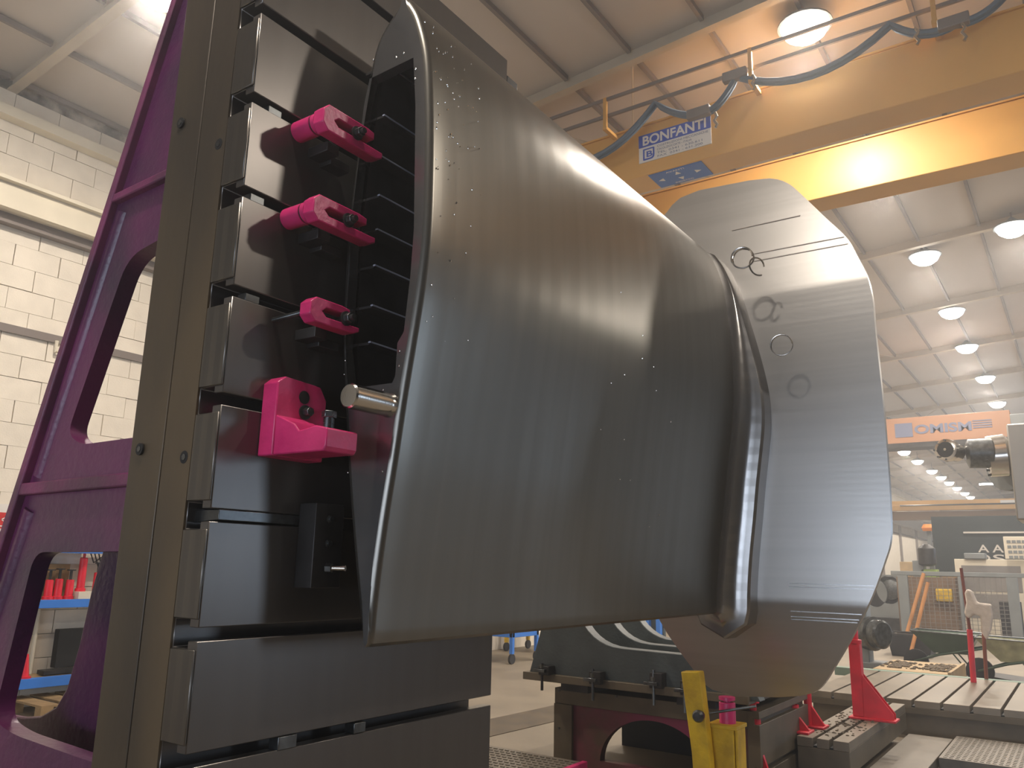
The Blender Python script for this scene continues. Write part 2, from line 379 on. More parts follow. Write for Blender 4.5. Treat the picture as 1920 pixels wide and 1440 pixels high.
# purple frame: web with openings, thick rim, cross ribs
def fx(z): return -2.975 - (3.89-z)*0.359           # outer edge of the frame
YW = YL+0.02
def web(y0, y1, holes, name, mt, inset=0.0):
    outer = [(-2.80, 0.0), (fx(0)+inset, 0.0), (fx(PT)+inset, PT), (-2.80, PT)]
    m = MB(); m.holed([Vector(p) for p in outer], [h for h in holes], 'Y', y0, y1); return m.build(name, mt, ap)
def hole(px, r):
    pts = [at(x, y, 'Y', YW+0.09) for x, y in px]
    pts = [(q.x, q.z) for q in pts]
    pts[0] = (-2.806, pts[0][1]); pts[-1] = (-2.806, pts[-1][1])
    return roundpoly(pts, r, 6)
h1 = hole([(300, 466), (270, 492), (158, 818), (184, 838), (250, 829)], [0, 0.10, 0.09, 0.05, 0])
h2 = hole([(240, 1034), (98, 1036), (22, 1345), (60, 1372), (190, 1418)], [0, 0.08, 0.16, 0.12, 0])
h2b = roundpoly([(-3.08, 1.70), (-3.50, 1.70), (-3.86, 0.98), (-3.30, 0.93)], [0.05, 0.1, 0.12, 0.18], 8)
web(YW+0.02, YW+0.09, [h1, h2], 'side_web', M_purple)
iw = [at(x, y, 'Y', 1.92) for x, y in ((196, 1015), (192, 1034), (170, 1110), (148, 1210), (125, 1290), (105, 1325), (75, 1343), (45, 1345))]
m = MB(); m.prism([Vector((-2.805, iw[0].z))] + [Vector((q.x, q.z)) for q in iw] + [Vector((-4.15, 0.88)), Vector((-4.35, 0.0)), Vector((-2.805, 0.0))], 'Y', 1.92, 1.945); m.build('inner_web', M_purple, ap, bevel=0.008, seg=2)
# outer rim (flange that follows the slope) and the soft ridge inside it
for (dx0, dx1, ya, yb, nm, mt) in ((0.0, 0.035, YW-0.015, YW+0.12, 'outer_rim', M_purple2),):
    m = MB(); m.prism([(fx(0), 0), (fx(0)+dx1+0.03, 0), (fx(PT)+dx1, PT), (fx(PT), PT)], 'Y', ya, yb); m.build(nm, mt, ap, bevel=0.008)
m = MB(); m.tube([(fx(z)+0.13, YW+0.055, z) for z in (0.0, 1.0, 1.78)], 0.055, 12); m.tube([(fx(z)+0.10, YW+0.055, z) for z in (1.92, 2.5, 3.02)], 0.05, 12); m.tube([(fx(z)+0.08, YW+0.06, z) for z in (3.14, PT)], 0.035, 12)
m.build('ridge', M_purple, ap)
for z, th, zo in ((1.865, 0.05, 0.0), (3.08, 0.035, 0.0), (0.45, 0.05, 0.0)):
    m = MB(); m.prism([(fx(z)+0.02, z-th/2), (-2.815, z-th/2+0.01), (-2.815, z+th/2+0.01), (fx(z)+0.02, z+th/2)], 'Y', YW-0.01, YW+0.22)
    m.build('cross_rib', M_purple2, ap, bevel=0.006)
m = MB(); m.box(fx(0)-0.1, XF+0.0, YL-0.05, YR_+0.05, -0.0, 0.03); m.build('base_plate', M_side, ap, smooth=False)
# small clamps plates caught in the T slots
m = MB(); m.prism([(-2.43, 1.715), (-2.30, 1.722), (-2.30, 1.756), (-2.43, 1.756)], 'Y', YL+0.03, 2.0)
tag(m.build('slot_bar', M_bolt, None, bevel=0.002), 'steel bar lying in the T-slot below the pink bracket', 'bar')

# ================================================================== TURBINE VANE
Y0, Y1 = 2.05, 5.50
rp = [(3.80, -1.985), (3.70, -1.93), (3.517, -1.875), (3.279, -1.848), (3.02, -1.834), (2.778, -1.830), (2.60, -1.843), (2.442, -1.864), (2.175, -1.905), (1.969, -1.932), (1.732, -1.966), (1.517, -1.990), (1.36, -2.000)]
lp = [(3.80, -2.045), (3.674, -2.16), (3.4, -2.213), (3.15, -2.24), (2.877, -2.257), (2.65, -2.255), (2.417, -2.243), (2.15, -2.205), (1.886, -2.162), (1.6, -2.105), (1.36, -2.05)]
rs = spline([(a, b) for a, b in rp], 6); ls = spline([(a, b) for a, b in lp], 6)
outline = [(p[1], p[0]) for p in rs]                       # down the right side
outline += [(-2.006, 1.330), (-2.022, 1.318), (-2.038, 1.328)]
outline += [(p[1], p[0]) for p in reversed(ls)]            # up the left side
outline += [(-2.035, 3.822), (-2.015, 3.832), (-2.0, 3.822)]
outline = [Vector(p) for p in outline]
def mid_at(z): 
    return -2.02 - 0.03*max(0, math.sin((z-1.33)/2.5*PI))
def inset(pts, d):
    out = []
    n = len(pts)
    for i, p in enumerate(pts):
        t = (pts[(i+1) % n]-pts[i-1]).normalized(); nn = Vector((-t.y, t.x))    # outward for clockwise travel
        if nn.dot(p - Vector((mid_at(p.y), min(max(p.y, 1.5), 3.6)))) < 0: nn = -nn
        if d > 0:   # inwards: never past the middle
            half = abs(p.x-mid_at(p.y)); dd = min(d, 0.55*half)
        else: dd = d
        out.append(p - nn*dd)
    return out
tv = thing('turbine_guide_vane', 'huge curved machined steel vane clamped on the angle plate', 'machine part', (-2.0, 3.8, 1.33))
def loft(rings, cap=False):
    m = MB(); R_ = [[m.bm.verts.new((p.x, y if not callable(y) else y(p), p.y)) for p in pts] for pts, y in rings]
    for A, B in zip(R_, R_[1:]):
        n = len(A)
        for i in range(n): m.bm.faces.new((A[i], A[(i+1) % n], B[(i+1) % n], B[i]))
    return m
rings = []
rad = 0.026
for k in range(7):
    a = k/6*PI/2; rings.append((inset(outline, rad*(1-math.sin(a))), Y0 + rad*(1-math.cos(a))))
for k in range(1, 26): rings.append((outline, Y0+rad + (Y1-0.3-Y0-rad)*k/25))
m = loft(rings); shell = m.build('vane_shell', M_vane, tv)
def flare(d):
    out = []
    for p, q in zip(outline, inset(outline, -1.0)):
        tt = min(1, max(0, (p.y-2.5)/1.25)); kz = 1-0.88*tt*tt*(3-2*tt)
        out.append(p + (q-p)*d*kz)
    return out
rings = []
for k in range(9):
    a = k/8*PI/2; rings.append((flare(0.115*(1-math.cos(a))), Y1-0.3 + 0.14*math.sin(a)))
rings.append((flare(0.15), Y1-0.155)); rings.append((flare(0.165), Y1-0.135))
rings.append((flare(0.17), Y1+0.12))
m = loft(rings); m.build('fillet_collar', M_end, tv)
# end face with its opening
opx = [(775, 108), (779, 200), (776, 430), (769, 520), (757, 622), (745, 643), (741, 705), (735, 718), (662, 728), (652, 720), (645, 652), (655, 512), (660, 400), (668, 330), (682, 200), (693, 148)]
op = [Vector((q.x, q.z)) for q in (at(x, y, 'Y', Y0) for x, y in opx)]
face_out = inset(outline, rad)
m = MB()
es = []
for loop in (face_out, op):
    v = [m.bm.verts.new((p.x, Y0, p.y)) for p in loop]; es += [m.bm.edges.new((v[i], v[(i+1) % len(v)])) for i in range(len(v))]
bmesh.ops.triangle_fill(m.bm, use_beauty=True, use_dissolve=False, edges=es)
A = [m.bm.verts.new((p.x, Y0, p.y)) for p in op]; B = [m.bm.verts.new((p.x, Y0+0.045, p.y)) for p in op]
for i in range(len(op)): m.bm.faces.new((A[i], A[(i+1) % len(op)], B[(i+1) % len(op)], B[i]))
ef = m.build('end_face', M_end, tv, smooth=False)
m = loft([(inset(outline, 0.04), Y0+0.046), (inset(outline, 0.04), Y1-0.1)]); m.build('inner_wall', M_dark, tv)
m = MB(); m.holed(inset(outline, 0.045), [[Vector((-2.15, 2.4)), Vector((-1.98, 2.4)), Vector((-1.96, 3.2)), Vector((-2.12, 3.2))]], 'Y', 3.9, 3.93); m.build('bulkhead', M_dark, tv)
M_edge = mat('stiffener_glint', (178, 184, 200), 0.35, 0.3)  # bright glint of the ledges put into a pale blue colour
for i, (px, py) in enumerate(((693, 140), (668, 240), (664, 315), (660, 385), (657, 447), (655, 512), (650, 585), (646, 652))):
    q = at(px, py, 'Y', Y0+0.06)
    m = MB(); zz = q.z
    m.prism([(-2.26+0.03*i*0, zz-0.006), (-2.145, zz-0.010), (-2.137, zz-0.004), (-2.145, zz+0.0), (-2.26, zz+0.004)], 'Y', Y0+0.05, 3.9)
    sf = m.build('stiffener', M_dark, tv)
    m = MB(); m.box(-2.147, -2.135, Y0+0.049, 3.9, zz-0.003, zz+0.003); m.build('stiffener_glint', M_edge, sf, smooth=False)
# horizontal support plate under the top of the opening
# trunnion pin towards the camera
pc = at(738, 762, 'Y', Y0)
m = MB(); m.lathe((-1.975, Y0-0.195, 2.143), (0, 1, 0), [(0, 0.038), (0.006, 0.043), (0.17, 0.043), (0.173, 0.040), (0.185, 0.040), (0.20, 0.047), (0.25, 0.047)], 40)
m.build('trunnion_pin', M_bright, tv)
# little screws round the opening
for px, py in ((749, 658), (748, 686), (647, 676), (645, 702), (668, 737), (681, 737), (704, 732), (718, 731), (652, 886), (717, 884), (779, 130), (778, 148), (700, 112), (743, 108), (757, 100)):
    q = at(px, py, 'Y', Y0); m = MB(); m.lathe(q + Vector((0, -0.003, 0)), (0, 1, 0), [(0, 0.003), (0.001, 0.0045), (0.006, 0.0045)], 8); m.build('face_screw', M_bright, ef)

# big end flange: slightly domed towards the camera
def fy(z):
    y = Y1
    if z < 1.40: y += 0.22*(1.40-z) + 0.10*(1.40-z)**2
    if 1.52 <= z < 2.1: y += 0.0
    if z > 3.52: y += 0.10*(z-3.52)
    return y
fpx = [(1252, 396), (1264, 381), (1290, 363), (1350, 348), (1420, 336), (1452, 335), (1478, 344), (1500, 362), (1545, 405), (1588, 446), (1608, 480), (1625, 515), (1636, 560), (1641, 620), (1654, 740), (1664, 860), (1669, 940), (1670, 1010), (1658, 1055), (1632, 1125), (1600, 1190), (1565, 1250), (1540, 1288), (1512, 1303), (1440, 1308), (1370, 1304), (1330, 1290), (1302, 1258), (1270, 1215), (1238, 1165), (1215, 1100), (1200, 900), (1200, 600), (1225, 440)]
fp = []
for x, y in fpx:
    yy = Y1
    for _ in range(6): q = at(x, y, 'Y', yy); yy = fy(q.z)
    fp.append(Vector((q.x, q.z)))
fp = [Vector((p[0], p[1])) for p in spline([tuple(p) for p in fp], 5, closed=True)]
zs = sorted(p.y for p in fp); zlo, zhi = zs[0], zs[-1]
def span(z):
    xs = []
    n = len(fp)
    for i in range(n):
        a, b = fp[i], fp[(i+1) % n]
        if (a.y-z)*(b.y-z) <= 0 and abs(a.y-b.y) > 1e-9: xs.append(a.x + (b.x-a.x)*(z-a.y)/(b.y-a.y))
    return (min(xs), max(xs)) if xs else (0, 0)
m = MB(); NZ, NX = 150, 6; T = 0.055
rows = []
for i in range(NZ+1):
    z = zlo+1e-4 + (zhi-zlo-2e-4)*i/NZ; a, b = span(z)
    rows.append(([m.bm.verts.new((a+(b-a)*j/NX, fy(z), z)) for j in range(NX+1)], [m.bm.verts.new((a+(b-a)*j/NX, fy(z)+T, z)) for j in range(NX+1)]))
for (f0, b0), (f1, b1) in zip(rows, rows[1:]):
    for j in range(NX):
        m.bm.faces.new((f0[j], f0[j+1], f1[j+1], f1[j])); m.bm.faces.new((b0[j], b1[j], b1[j+1], b0[j+1]))
    m.bm.faces.new((f0[NX], b0[NX], b1[NX], f1[NX])); m.bm.faces.new((f0[0], f1[0], b1[0], b0[0]))
for f, b in (rows[0], rows[-1]):
    for j in range(NX): m.bm.faces.new((f[j], b[j], b[j+1], f[j+1]))
m.build('end_flange', M_flange, tv, weld=False)
M_step = mat('step_glint', (214, 204, 194), 0.4, 0.1)  # pale colour stands in for the glint of the step lines
# raised machining steps (fine bright lines) on the flange
for (xa, ya, xb, yb) in ((1412, 476, 1583, 444), (1412, 490, 1590, 457), (1372, 432, 1500, 404)):
    a = at(xa, ya, 'Y', Y1); yy = fy(a.z)-0.002; a = at(xa, ya, 'Y', yy); b = at(xb, yb, 'Y', yy)
    m = MB(); m.tube([a, b], 0.0035, 6); m.build('machining_step', M_step, tv)
for py in (1092, 1098, 1143, 1153, 1158):
    a = at(1430, py, 'Y', Y1+0.02); z = a.z; x0, x1 = span(z)
    m = MB(); m.box(-1.62, x1-0.01, fy(z)-0.003, fy(z)+0.01, z-0.003, z+0.003); m.build('machining_step', M_end, tv, smooth=False)

# swarf on the vane
m = MB()
def near_x(z):
    for a, b in zip(rs, rs[1:]):
        if (a[0]-z)*(b[0]-z) <= 0: return a[1] + (b[1]-a[1])*(z-a[0])/((b[0]-a[0]) or 1)
    return -1.9
for _ in range(75):
    z = random.choice((random.uniform(3.2, 3.72), random.uniform(3.0, 3.7), random.uniform(2.4, 3.6))); y = Y0 + random.choice((random.uniform(0.03, 0.18), random.uniform(0.03, 0.35)))
    x = near_x(z)+0.002; r = random.uniform(0.0015, 0.0035)
    bmesh.ops.create_icosphere(m.bm, subdivisions=1, radius=r, matrix=Matrix.Translation((x, y, z)) @ Matrix.Diagonal((1, 1, random.uniform(1, 2.4), 1)))
for _ in range(14):
    z = random.uniform(1.8, 3.0); y = random.uniform(3.4, 4.3); x = near_x(z)+0.002
    bmesh.ops.create_icosphere(m.bm, subdivisions=1, radius=0.004, matrix=Matrix.Translation((x, y, z)))
tag(m.build('steel_chips', M_chip), 'tiny bright steel chips stuck to the upper near edge of the vane', 'swarf', kind='stuff')
def curl(cx, cy, cz, r, turns, lab, ax=0.0, rise=0.02, rr=0.0035):
    pts = []
    for k in range(int(turns*22)):
        t = k/22*2*PI; pts.append((cx + math.cos(t)*r*math.cos(ax), cy + rise*t/6 + math.cos(t)*r*math.sin(ax), cz + math.sin(t)*r))
    m = MB(); m.tube(pts, rr, 6); return tag(m.build('swarf_curl', M_bright), lab, 'swarf')
q = at(1390, 482, 'Y', 5.1); curl(q.x, q.y, q.z, 0.072, 1.6, 'shiny steel curl standing at the top of the vane beside the flange', 0.2, 0.03, 0.006)
q = at(1418, 498, 'Y', 5.15); curl(q.x, q.y, q.z, 0.06, 0.9, 'half open steel curl leaning right of the round one', 0.9, 0.04, 0.006)
q = at(1464, 646, 'Y', 5.2); curl(q.x, q.y, q.z, 0.07, 1.8, 'thin steel curl hanging on the bright edge halfway down the vane', 0.15, 0.02, 0.003)

# ================================================================== CLAMPS
def ubar(y0, y1, z0, z1, x0, x1, gap):
    """U-shaped clamp strap: two legs joined by a chamfered near end"""
    zc = (z0+z1)/2; h = (z1-z0)/2
    return [(y0, zc-0.5*h), (y0+0.025, z0), (y1-0.03, z0), (y1, z0+0.012), (y1, zc-gap), (y0+0.075, zc-gap), (y0+0.055, zc), (y0+0.075, zc+gap), (y1-0.05, zc+gap), (y1-0.05, z1-0.006), (y1-0.09, z1), (y0+0.025, z1), (y0, zc+0.5*h)]
def clamp(y0, y1, z0, z1, label, spacer=True, xx=(-2.175, -2.118)):
    t = thing('hold_down_clamp', label, 'clamp', (-2.15, (y0+y1)/2, (z0+z1)/2), 'pink clamps holding the vane to the angle plate')
    zc = (z0+z1)/2
    m = MB(); m.prism(ubar(y0, y1, z0, z1, *xx, 0.017), 'X', *xx); m.build('clamp_strap', M_pink, t, bevel=0.004)
    if spacer:
        m = MB(); m.lathe((xx[0], y0+0.04, zc-0.0), (-1, 0, 0), [(0, 0.040), (0.02, 0.040), (0.021, 0.036), (0.028, 0.036), (0.029, 0.040), (0.125, 0.040), (0.128, 0.037)], 32); sp = m.build('round_spacer', M_pink, t)
        m = MB(); m.lathe((xx[0]-0.0215, y0+0.04, zc), (-1, 0, 0), [(0, 0.0375), (0.006, 0.0375)], 32); m.build('spacer_groove', M_bolt, sp)
        m = MB(); m.cyl((xx[0]-0.1, y0+0.04, zc), (-2.352, y0+0.04, zc), 0.010); m.build('spacer_stud', M_bolt, t)
    else:
        m = MB(); m.cyl((xx[0]+0.01, y0+0.03, zc), (-2.36, y0-0.02, zc-0.03), 0.010); m.build('spacer_stud', M_bolt, t)
    ys = y0+0.165
    m = MB(); m.cyl((-2.352, ys, zc), (xx[1]+0.045, ys, zc), 0.011); st = m.build('stud', M_bolt, t)
    m = MB(); m.lathe((xx[1]+0.001, ys, zc), (1, 0, 0), [(0, 0.027), (0.006, 0.027), (0.007, 0.022)], 24); m.build('washer', M_bolt, st)
    m = MB(); m.hexa((xx[1]+0.007, ys, zc), (xx[1]+0.030, ys, zc), 0.020); m.build('nut', M_bolt, st, bevel=0.002)
    m = MB(); m.box(-2.30, -2.19, y0+0.09, y0+0.15, z0-0.03, z0+0.01); m.box(-2.30, -2.235, y0+0.15, y0+0.25, z0-0.045, z0-0.01); m.build('packing_block', M_dark, t, bevel=0.003)
clamp(1.775, 2.085, 3.145, 3.250, 'topmost pink clamp with a round pink spacer, near the vane top')
clamp(1.762, 2.075, 2.785, 2.885, 'middle pink clamp with a double grooved round spacer')
clamp(1.785, 2.022, 2.415, 2.505, 'lowest small pink clamp without a spacer, below the other two', False)
# support bracket
sb = thing('support_bracket', 'pink angle bracket bolted to the plate holding a screw under the pin', 'bracket', (-2.3, 1.85, 1.95))
m = MB(); m.prism([(1.76, 1.945), (1.985, 1.945), (1.985, 2.17), (1.955, 2.215), (1.79, 2.225), (1.76, 2.20)], 'X', -2.303, -2.225)
m.build('bracket_back', M_pink, sb, bevel=0.005)
m = MB(); m.prism([(-2.224, 1.945), (-1.975, 1.945), (-1.965, 1.96), (-1.965, 2.02), (-2.02, 2.032), (-2.10, 2.02), (-2.125, 2.045), (-2.224, 2.085)], 'Y', 1.762, 1.90)
m.build('bracket_arm', M_pink, sb, bevel=0.005)
m = MB(); m.lathe((-2.226, 1.878, 2.165), (1, 0, 0), [(0, 0.020), (0.003, 0.024), (0.004, 0.02)], 24); m.build('slot_hole', M_dark, sb)
fb = MB().lathe((-2.224, 1.885, 2.112), (1, 0, 0), [(0, 0.026), (0.006, 0.026), (0.007, 0.02)], 24).build('washer', M_bolt, sb)
m = MB(); m.hexa((-2.217, 1.885, 2.112), (-2.19, 1.885, 2.112), 0.017); m.build('fixing_bolt', M_bolt, fb, bevel=0.002)
m = MB(); m.cyl((-2.068, 1.86, 1.97), (-2.068, 1.86, 2.075), 0.017)
for k in range(12): m.cyl((-2.068, 1.86, 2.0+k*0.006), (-2.068, 1.86, 2.003+k*0.006), 0.019)
asw = m.build('adjusting_screw', M_bolt, sb)
m = MB(); m.hexa((-2.068, 1.86, 2.075), (-2.068, 1.86, 2.098), 0.026); m.build('screw_head', M_bolt, asw, bevel=0.002)
# side stop in the slot below
ss = thing('side_stop', 'dark steel stop block with a bolt touching the vane side, under the bracket', 'stop block', (-2.25, 2.05, 1.66))
m = MB(); m.box(-2.303, -2.215, 1.965, 2.10, 1.505, 1.80); m.build('stop_body', M_dark, ss, bevel=0.003)
m = MB(); m.cyl((-2.215, 2.03, 1.575), (-2.150, 2.06, 1.575), 0.010); m.build('stop_bolt', M_bright, ss)
m = MB(); m.hexa((-2.215, 2.03, 1.575), (-2.195, 2.039, 1.575), 0.018); m.build('lock_nut', M_bolt, ss)
for z in (1.66, 1.745):
    m = MB(); m.lathe((-2.215, 2.03, z), (1, 0, 0), [(0, 0.014), (0.004, 0.014), (0.005, 0.011), (0.014, 0.010)], 12); m.build('fixing_screw', M_bolt, ss)
m = MB(); m.box(-2.35, -2.300, 1.95, 2.03, 0.972, 1.015); tag(m.build('t_nut', M_bolt, bevel=0.003), 'small steel nut sitting in the lowest visible slot, left one', 'nut')
m = MB(); m.box(-2.35, -2.298, 2.30, 2.36, 0.975, 1.012); tag(m.build('t_nut', M_bolt, bevel=0.003), 'small steel nut in the lowest visible slot, right one', 'nut')
for zz, yy, wh in ((2.87, 1.64, 'middle clamp'), (2.5, 1.66, 'lowest clamp'), (3.24, 1.68, 'top clamp')):
    m = MB(); m.box(-2.36, -2.315, yy, yy+0.06, zz-0.018, zz+0.010); tag(m.build('t_nut', M_bolt, bevel=0.002), 'dark T-nut at the open left end of the slot beside the ' + wh, 'nut', 'T-nuts near the slot ends')

# ================================================================== CRANES
cr = thing('bridge_crane', 'near yellow double girder crane with the blue and white sign', 'crane', (-2, 8.7, 6.0))
for (ya, yb) in ((7.81, 8.21), (9.47, 9.87)):
    m = MB(); m.box(XW+0.4, XE-0.4, ya, yb, 6.0, 6.62); m.build('girder', M_crane, cr, bevel=0.01)
    m = MB(); m.box(XW+0.4, XE-0.4, ya-0.02, yb+0.02, 6.62, 6.64); m.build('girder_top', M_crane, cr, smooth=False)
for s in (-1, 1):
    m = MB(); m.box(s*9.2-0.15, s*9.2+0.15, 7.4, 10.3, 5.62, 6.1); m.build('end_carriage', M_crane, cr, bevel=0.01)
m = MB()
for (yy, zz) in ((7.55, 6.95), (7.62, 6.78)): m.box(XW+0.6, XE-0.6, yy-0.012, yy+0.012, zz-0.02, zz+0.02)
m.build('cable_rail', M_purlin, cr, smooth=False)
for k in range(9):
    x = -7.5+k*1.72
    m = MB(); m.box(x-0.025, x+0.025, 7.53, 7.81, 6.56, 6.60); m.box(x-0.02, x+0.02, 7.53, 7.57, 6.6, 6.97); m.build('rail_bracket', M_crane, cr, smooth=False)
# festoon cable
pk = [-5.0, -3.2, -2.15, -0.35, 1.2]
loops = [(-4.9, -3.2, 0.55), (-3.2, -2.15 if False else -2.6, 0.22), (-2.6, -2.2, 0.10), (-2.2, -0.75, 0.35), (-0.75, 0.0, 0.12), (0.0, 1.8, 0.4)]
hang = [at(1228, 192, 'Y', 7.55), at(1312, 212, 'Y', 7.55), at(1380, 142, 'Y', 7.55), at(1668, 44, 'Y', 7.55), at(1790, 42, 'Y', 7.55), at(1895, -25, 'Y', 7.55)]
hang = [at(1045, 300, 'Y', 7.55)] + hang
sag = [0.25, 0.06, 0.10, 0.26, 0.10, 0.08]
pts = []
for i in range(len(hang)-1):
    a, b = hang[i], hang[i+1]
    for k in range(10):
        t = k/10; p = a.lerp(b, t); p.z -= sag[i]*4*t*(1-t); pts.append(p)
pts.append(hang[-1])
m = MB(); m.tube(pts, 0.028, 8); m.tube([p+Vector((0, 0.04, -0.02)) for p in pts], 0.02, 8); m.build('festoon_cable', M_cable, cr)
for p in (hang[2], hang[3], hang[5]):
    m = MB(); m.box(p.x-0.14, p.x+0.12, p.y-0.04, p.y+0.04, p.z-0.05, p.z+0.06); m.build('cable_trolley', M_purlin, cr, bevel=0.01)
M_hook = M_bright
for px, py in ((1341, 225), (1412, 155), (1718, 68), (1806, 60)):
    p = at(px, py, 'Y', 7.5); m = MB(); m.tube([p+Vector((0, 0, 0.09)), p+Vector((0.02, 0, 0.04)), p+Vector((-0.01, 0, 0)), p+Vector((0.02, 0, -0.06)), p+Vector((-0.0, 0, -0.09))], 0.016, 8); m.build('cable_hook', M_bright, cr)
# sign on the web
sg = thing('crane_sign', 'blue and white BONFANTI sign on the near crane girder', 'sign', (-3.3, 7.79, 6.4))
a = at(1198, 266, 'Y', 7.80); b = at(1332, 208, 'Y', 7.80); c = at(1200, 307, 'Y', 7.80)
x0, x1, zt, zb = a.x, b.x, (a.z+b.z)/2+0.0, at(1200, 307, 'Y', 7.8).z
zt = 6.50; zb = 6.155; zm = 6.345
m = MB(); m.box(x0, x1, 7.797, 7.809, zb, zt); sbd = m.build('sign_board', M_signw, sg, smooth=False)
m = MB(); m.box(x0, x1, 7.793, 7.797, zm, zt); bb_ = m.build('blue_band', M_signb, sg, smooth=False)
W = x1-x0
text_mesh('BONFANTI', 'lettering', M_signw, bb_, (x0+0.05*W, 7.7925, zm+0.022), (1, 0, 0), (0, 0, 1), 0.16, W*0.88, 0.001, 0.004)
for i, (s_, ww) in enumerate((('COSTRUZIONI MECCANICHE', 0.70), ('CALOLZIOCORTE - ITALIA', 0.48), ('TEL. 0341 - 630.611', 0.62), ('FAX  0341 - 631.200', 0.62))):
    text_mesh(s_, 'small_lettering', M_signtxt, sbd, (x0+0.26*W, 7.796, zm-0.045-i*0.042), (1, 0, 0), (0, 0, 1), 0.036, W*ww, 0.0008)
# squared monogram
lx, lz = x0+0.06*W, zb+0.022; sH = 0.142
m = MB(); m.holed(roundpoly([(lx, lz), (lx+sH, lz), (lx+sH, lz+sH), (lx, lz+sH)], [0.01, 0.05, 0.01, 0.01], 4), [roundpoly([(lx+0.018, lz+0.018), (lx+sH-0.018, lz+0.018), (lx+sH-0.018, lz+sH-0.014), (lx+0.018, lz+sH-0.014)], [0.006, 0.04, 0.006, 0.006], 4)], 'Y', 7.793, 7.797); m.build('monogram_frame', M_signb, sg, smooth=False)
text_mesh('B', 'monogram_letter', M_signb, sg, (lx+0.035, 7.796, lz+0.036), (1, 0, 0), (0, 0, 1), 0.10, 0.075, 0.001, 0.002)
# blue direction decal under the girder
dc = thing('direction_decal', 'blue travel direction plate under the near crane girder', 'sign', (-3.4, 8.0, 5.99))
q0 = at(1224, 329, 'Z', 5.997); q1 = at(1335, 313, 'Z', 5.997)
m = MB(); m.box(-3.66, -3.02, 7.83, 8.19, 5.992, 5.9995); m.build('decal_board', M_decal, dc, smooth=False)
for (x, y, r) in ((-3.58, 8.01, 0), (-3.12, 8.01, PI), (-3.35, 7.93, PI/2), (-3.35, 8.09, -PI/2)):
    M2 = Matrix.Translation((x, y, 0)) @ Matrix.Rotation(r, 4, 'Z')
    m = MB(); m.prism([(0.04, -0.035), (0.04, 0.035), (-0.03, 0)], 'Z', 5.990, 5.992); bmesh.ops.transform(m.bm, matrix=M2, verts=m.bm.verts); m.build('arrow', M_signw, dc, smooth=False)
for yy, s_ in ((7.875, 'AVANTI'), (8.155, 'INDIETRO')): text_mesh(s_, 'decal_text', M_signw, dc, (-3.35, yy+0.01, 5.991), (1, 0, 0), (0, -1, 0), 0.045, 0.22, 0.0008, align='CENTER')

# second crane with its lettering, third crane far away
c2 = thing('bridge_crane', 'second orange crane with faded blue lettering behind the flange', 'crane', (-3, 22, 4.8))
m = MB(); m.box(XW+0.8, -1.12, 22, 22.5, 4.78, 5.42); m.build('girder', mat('faded_orange', (172, 124, 92), 0.5, var=0.08, vscale=1), c2, bevel=0.01)
m = MB(); m.box(XW+0.8, -1.12, 21.95, 22.55, 4.66, 4.78); m.build('lower_flange', M_dark, c2, smooth=False)
m = MB(); m.box(-1.12, -0.4, 21.9, 22.6, 4.9, 5.3); m.build('end_carriage', M_grey, c2, bevel=0.02)
m = MB(); m.box(-0.4, XE-0.4, 22, 22.5, 4.78, 5.42); m.build('girder', M_grey, c2, bevel=0.01)
M_faded = mat('faded_blue', (110, 116, 140), 0.6)
m = MB(); m.box(-3.62, -3.22, 21.985, 21.998, 4.93, 5.28); m.build('logo_square', M_faded, c2, smooth=False)
text_mesh('OMISM', 'crane_lettering', M_faded, c2, (-3.18, 21.99, 5.0), (1, 0, 0), (0, 0, 1), 0.30, 1.25, 0.004, 0.01)
m = MB()
for k in range(4): m.box(-1.9, -1.5, 21.985, 21.998, 5.04+k*0.055, 5.065+k*0.055)
m.build('logo_stripe', M_faded, c2, smooth=False)
c3 = thing('bridge_crane', 'far away orange crane beam low across the end of the hall', 'crane', (-4, 38, 4.3))
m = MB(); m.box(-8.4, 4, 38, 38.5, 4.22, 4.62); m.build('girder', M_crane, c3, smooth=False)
m = MB(); m.tube([(-6.3, 37.97, 4.42), (1, 37.97, 4.42)], 0.03, 6); m.build('girder_pipe', M_dark, c3)
m = MB(); m.box(-2.6, -2.0, 37.98, 38.0, 4.42, 4.56); m.build('crane_label', M_signw, c3, smooth=False)
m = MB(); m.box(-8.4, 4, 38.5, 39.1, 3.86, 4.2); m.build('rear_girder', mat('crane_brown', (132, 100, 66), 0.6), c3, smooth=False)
# runway beam, pilasters and duct near the left wall
m = MB(); m.box(XW+0.3, XW+0.75, 20, YF, 4.45, 4.9); tag(m.build('runway_beam', M_dark, smooth=False), 'dark crane runway beam along the left wall in the distance', 'beam')
for yy in (44, 50, 56, 62, 68):
    m = MB(); m.box(XW, XW+0.12, yy, yy+0.25, 0, 4.6); tag(m.build('wall_pilaster', M_purlin, smooth=False), 'thin grey pilaster on the distant white wall, ' + ORD[(yy-44)//6] + ' of the row', 'pilaster', 'pilasters on the distant left wall')
m = MB(); m.box(XW, XW+0.3, 30, 70, 1.0, 1.45); tag(m.build('wall_cabinet_row', M_grey, smooth=False), 'low grey duct running along the distant white wall', 'duct')

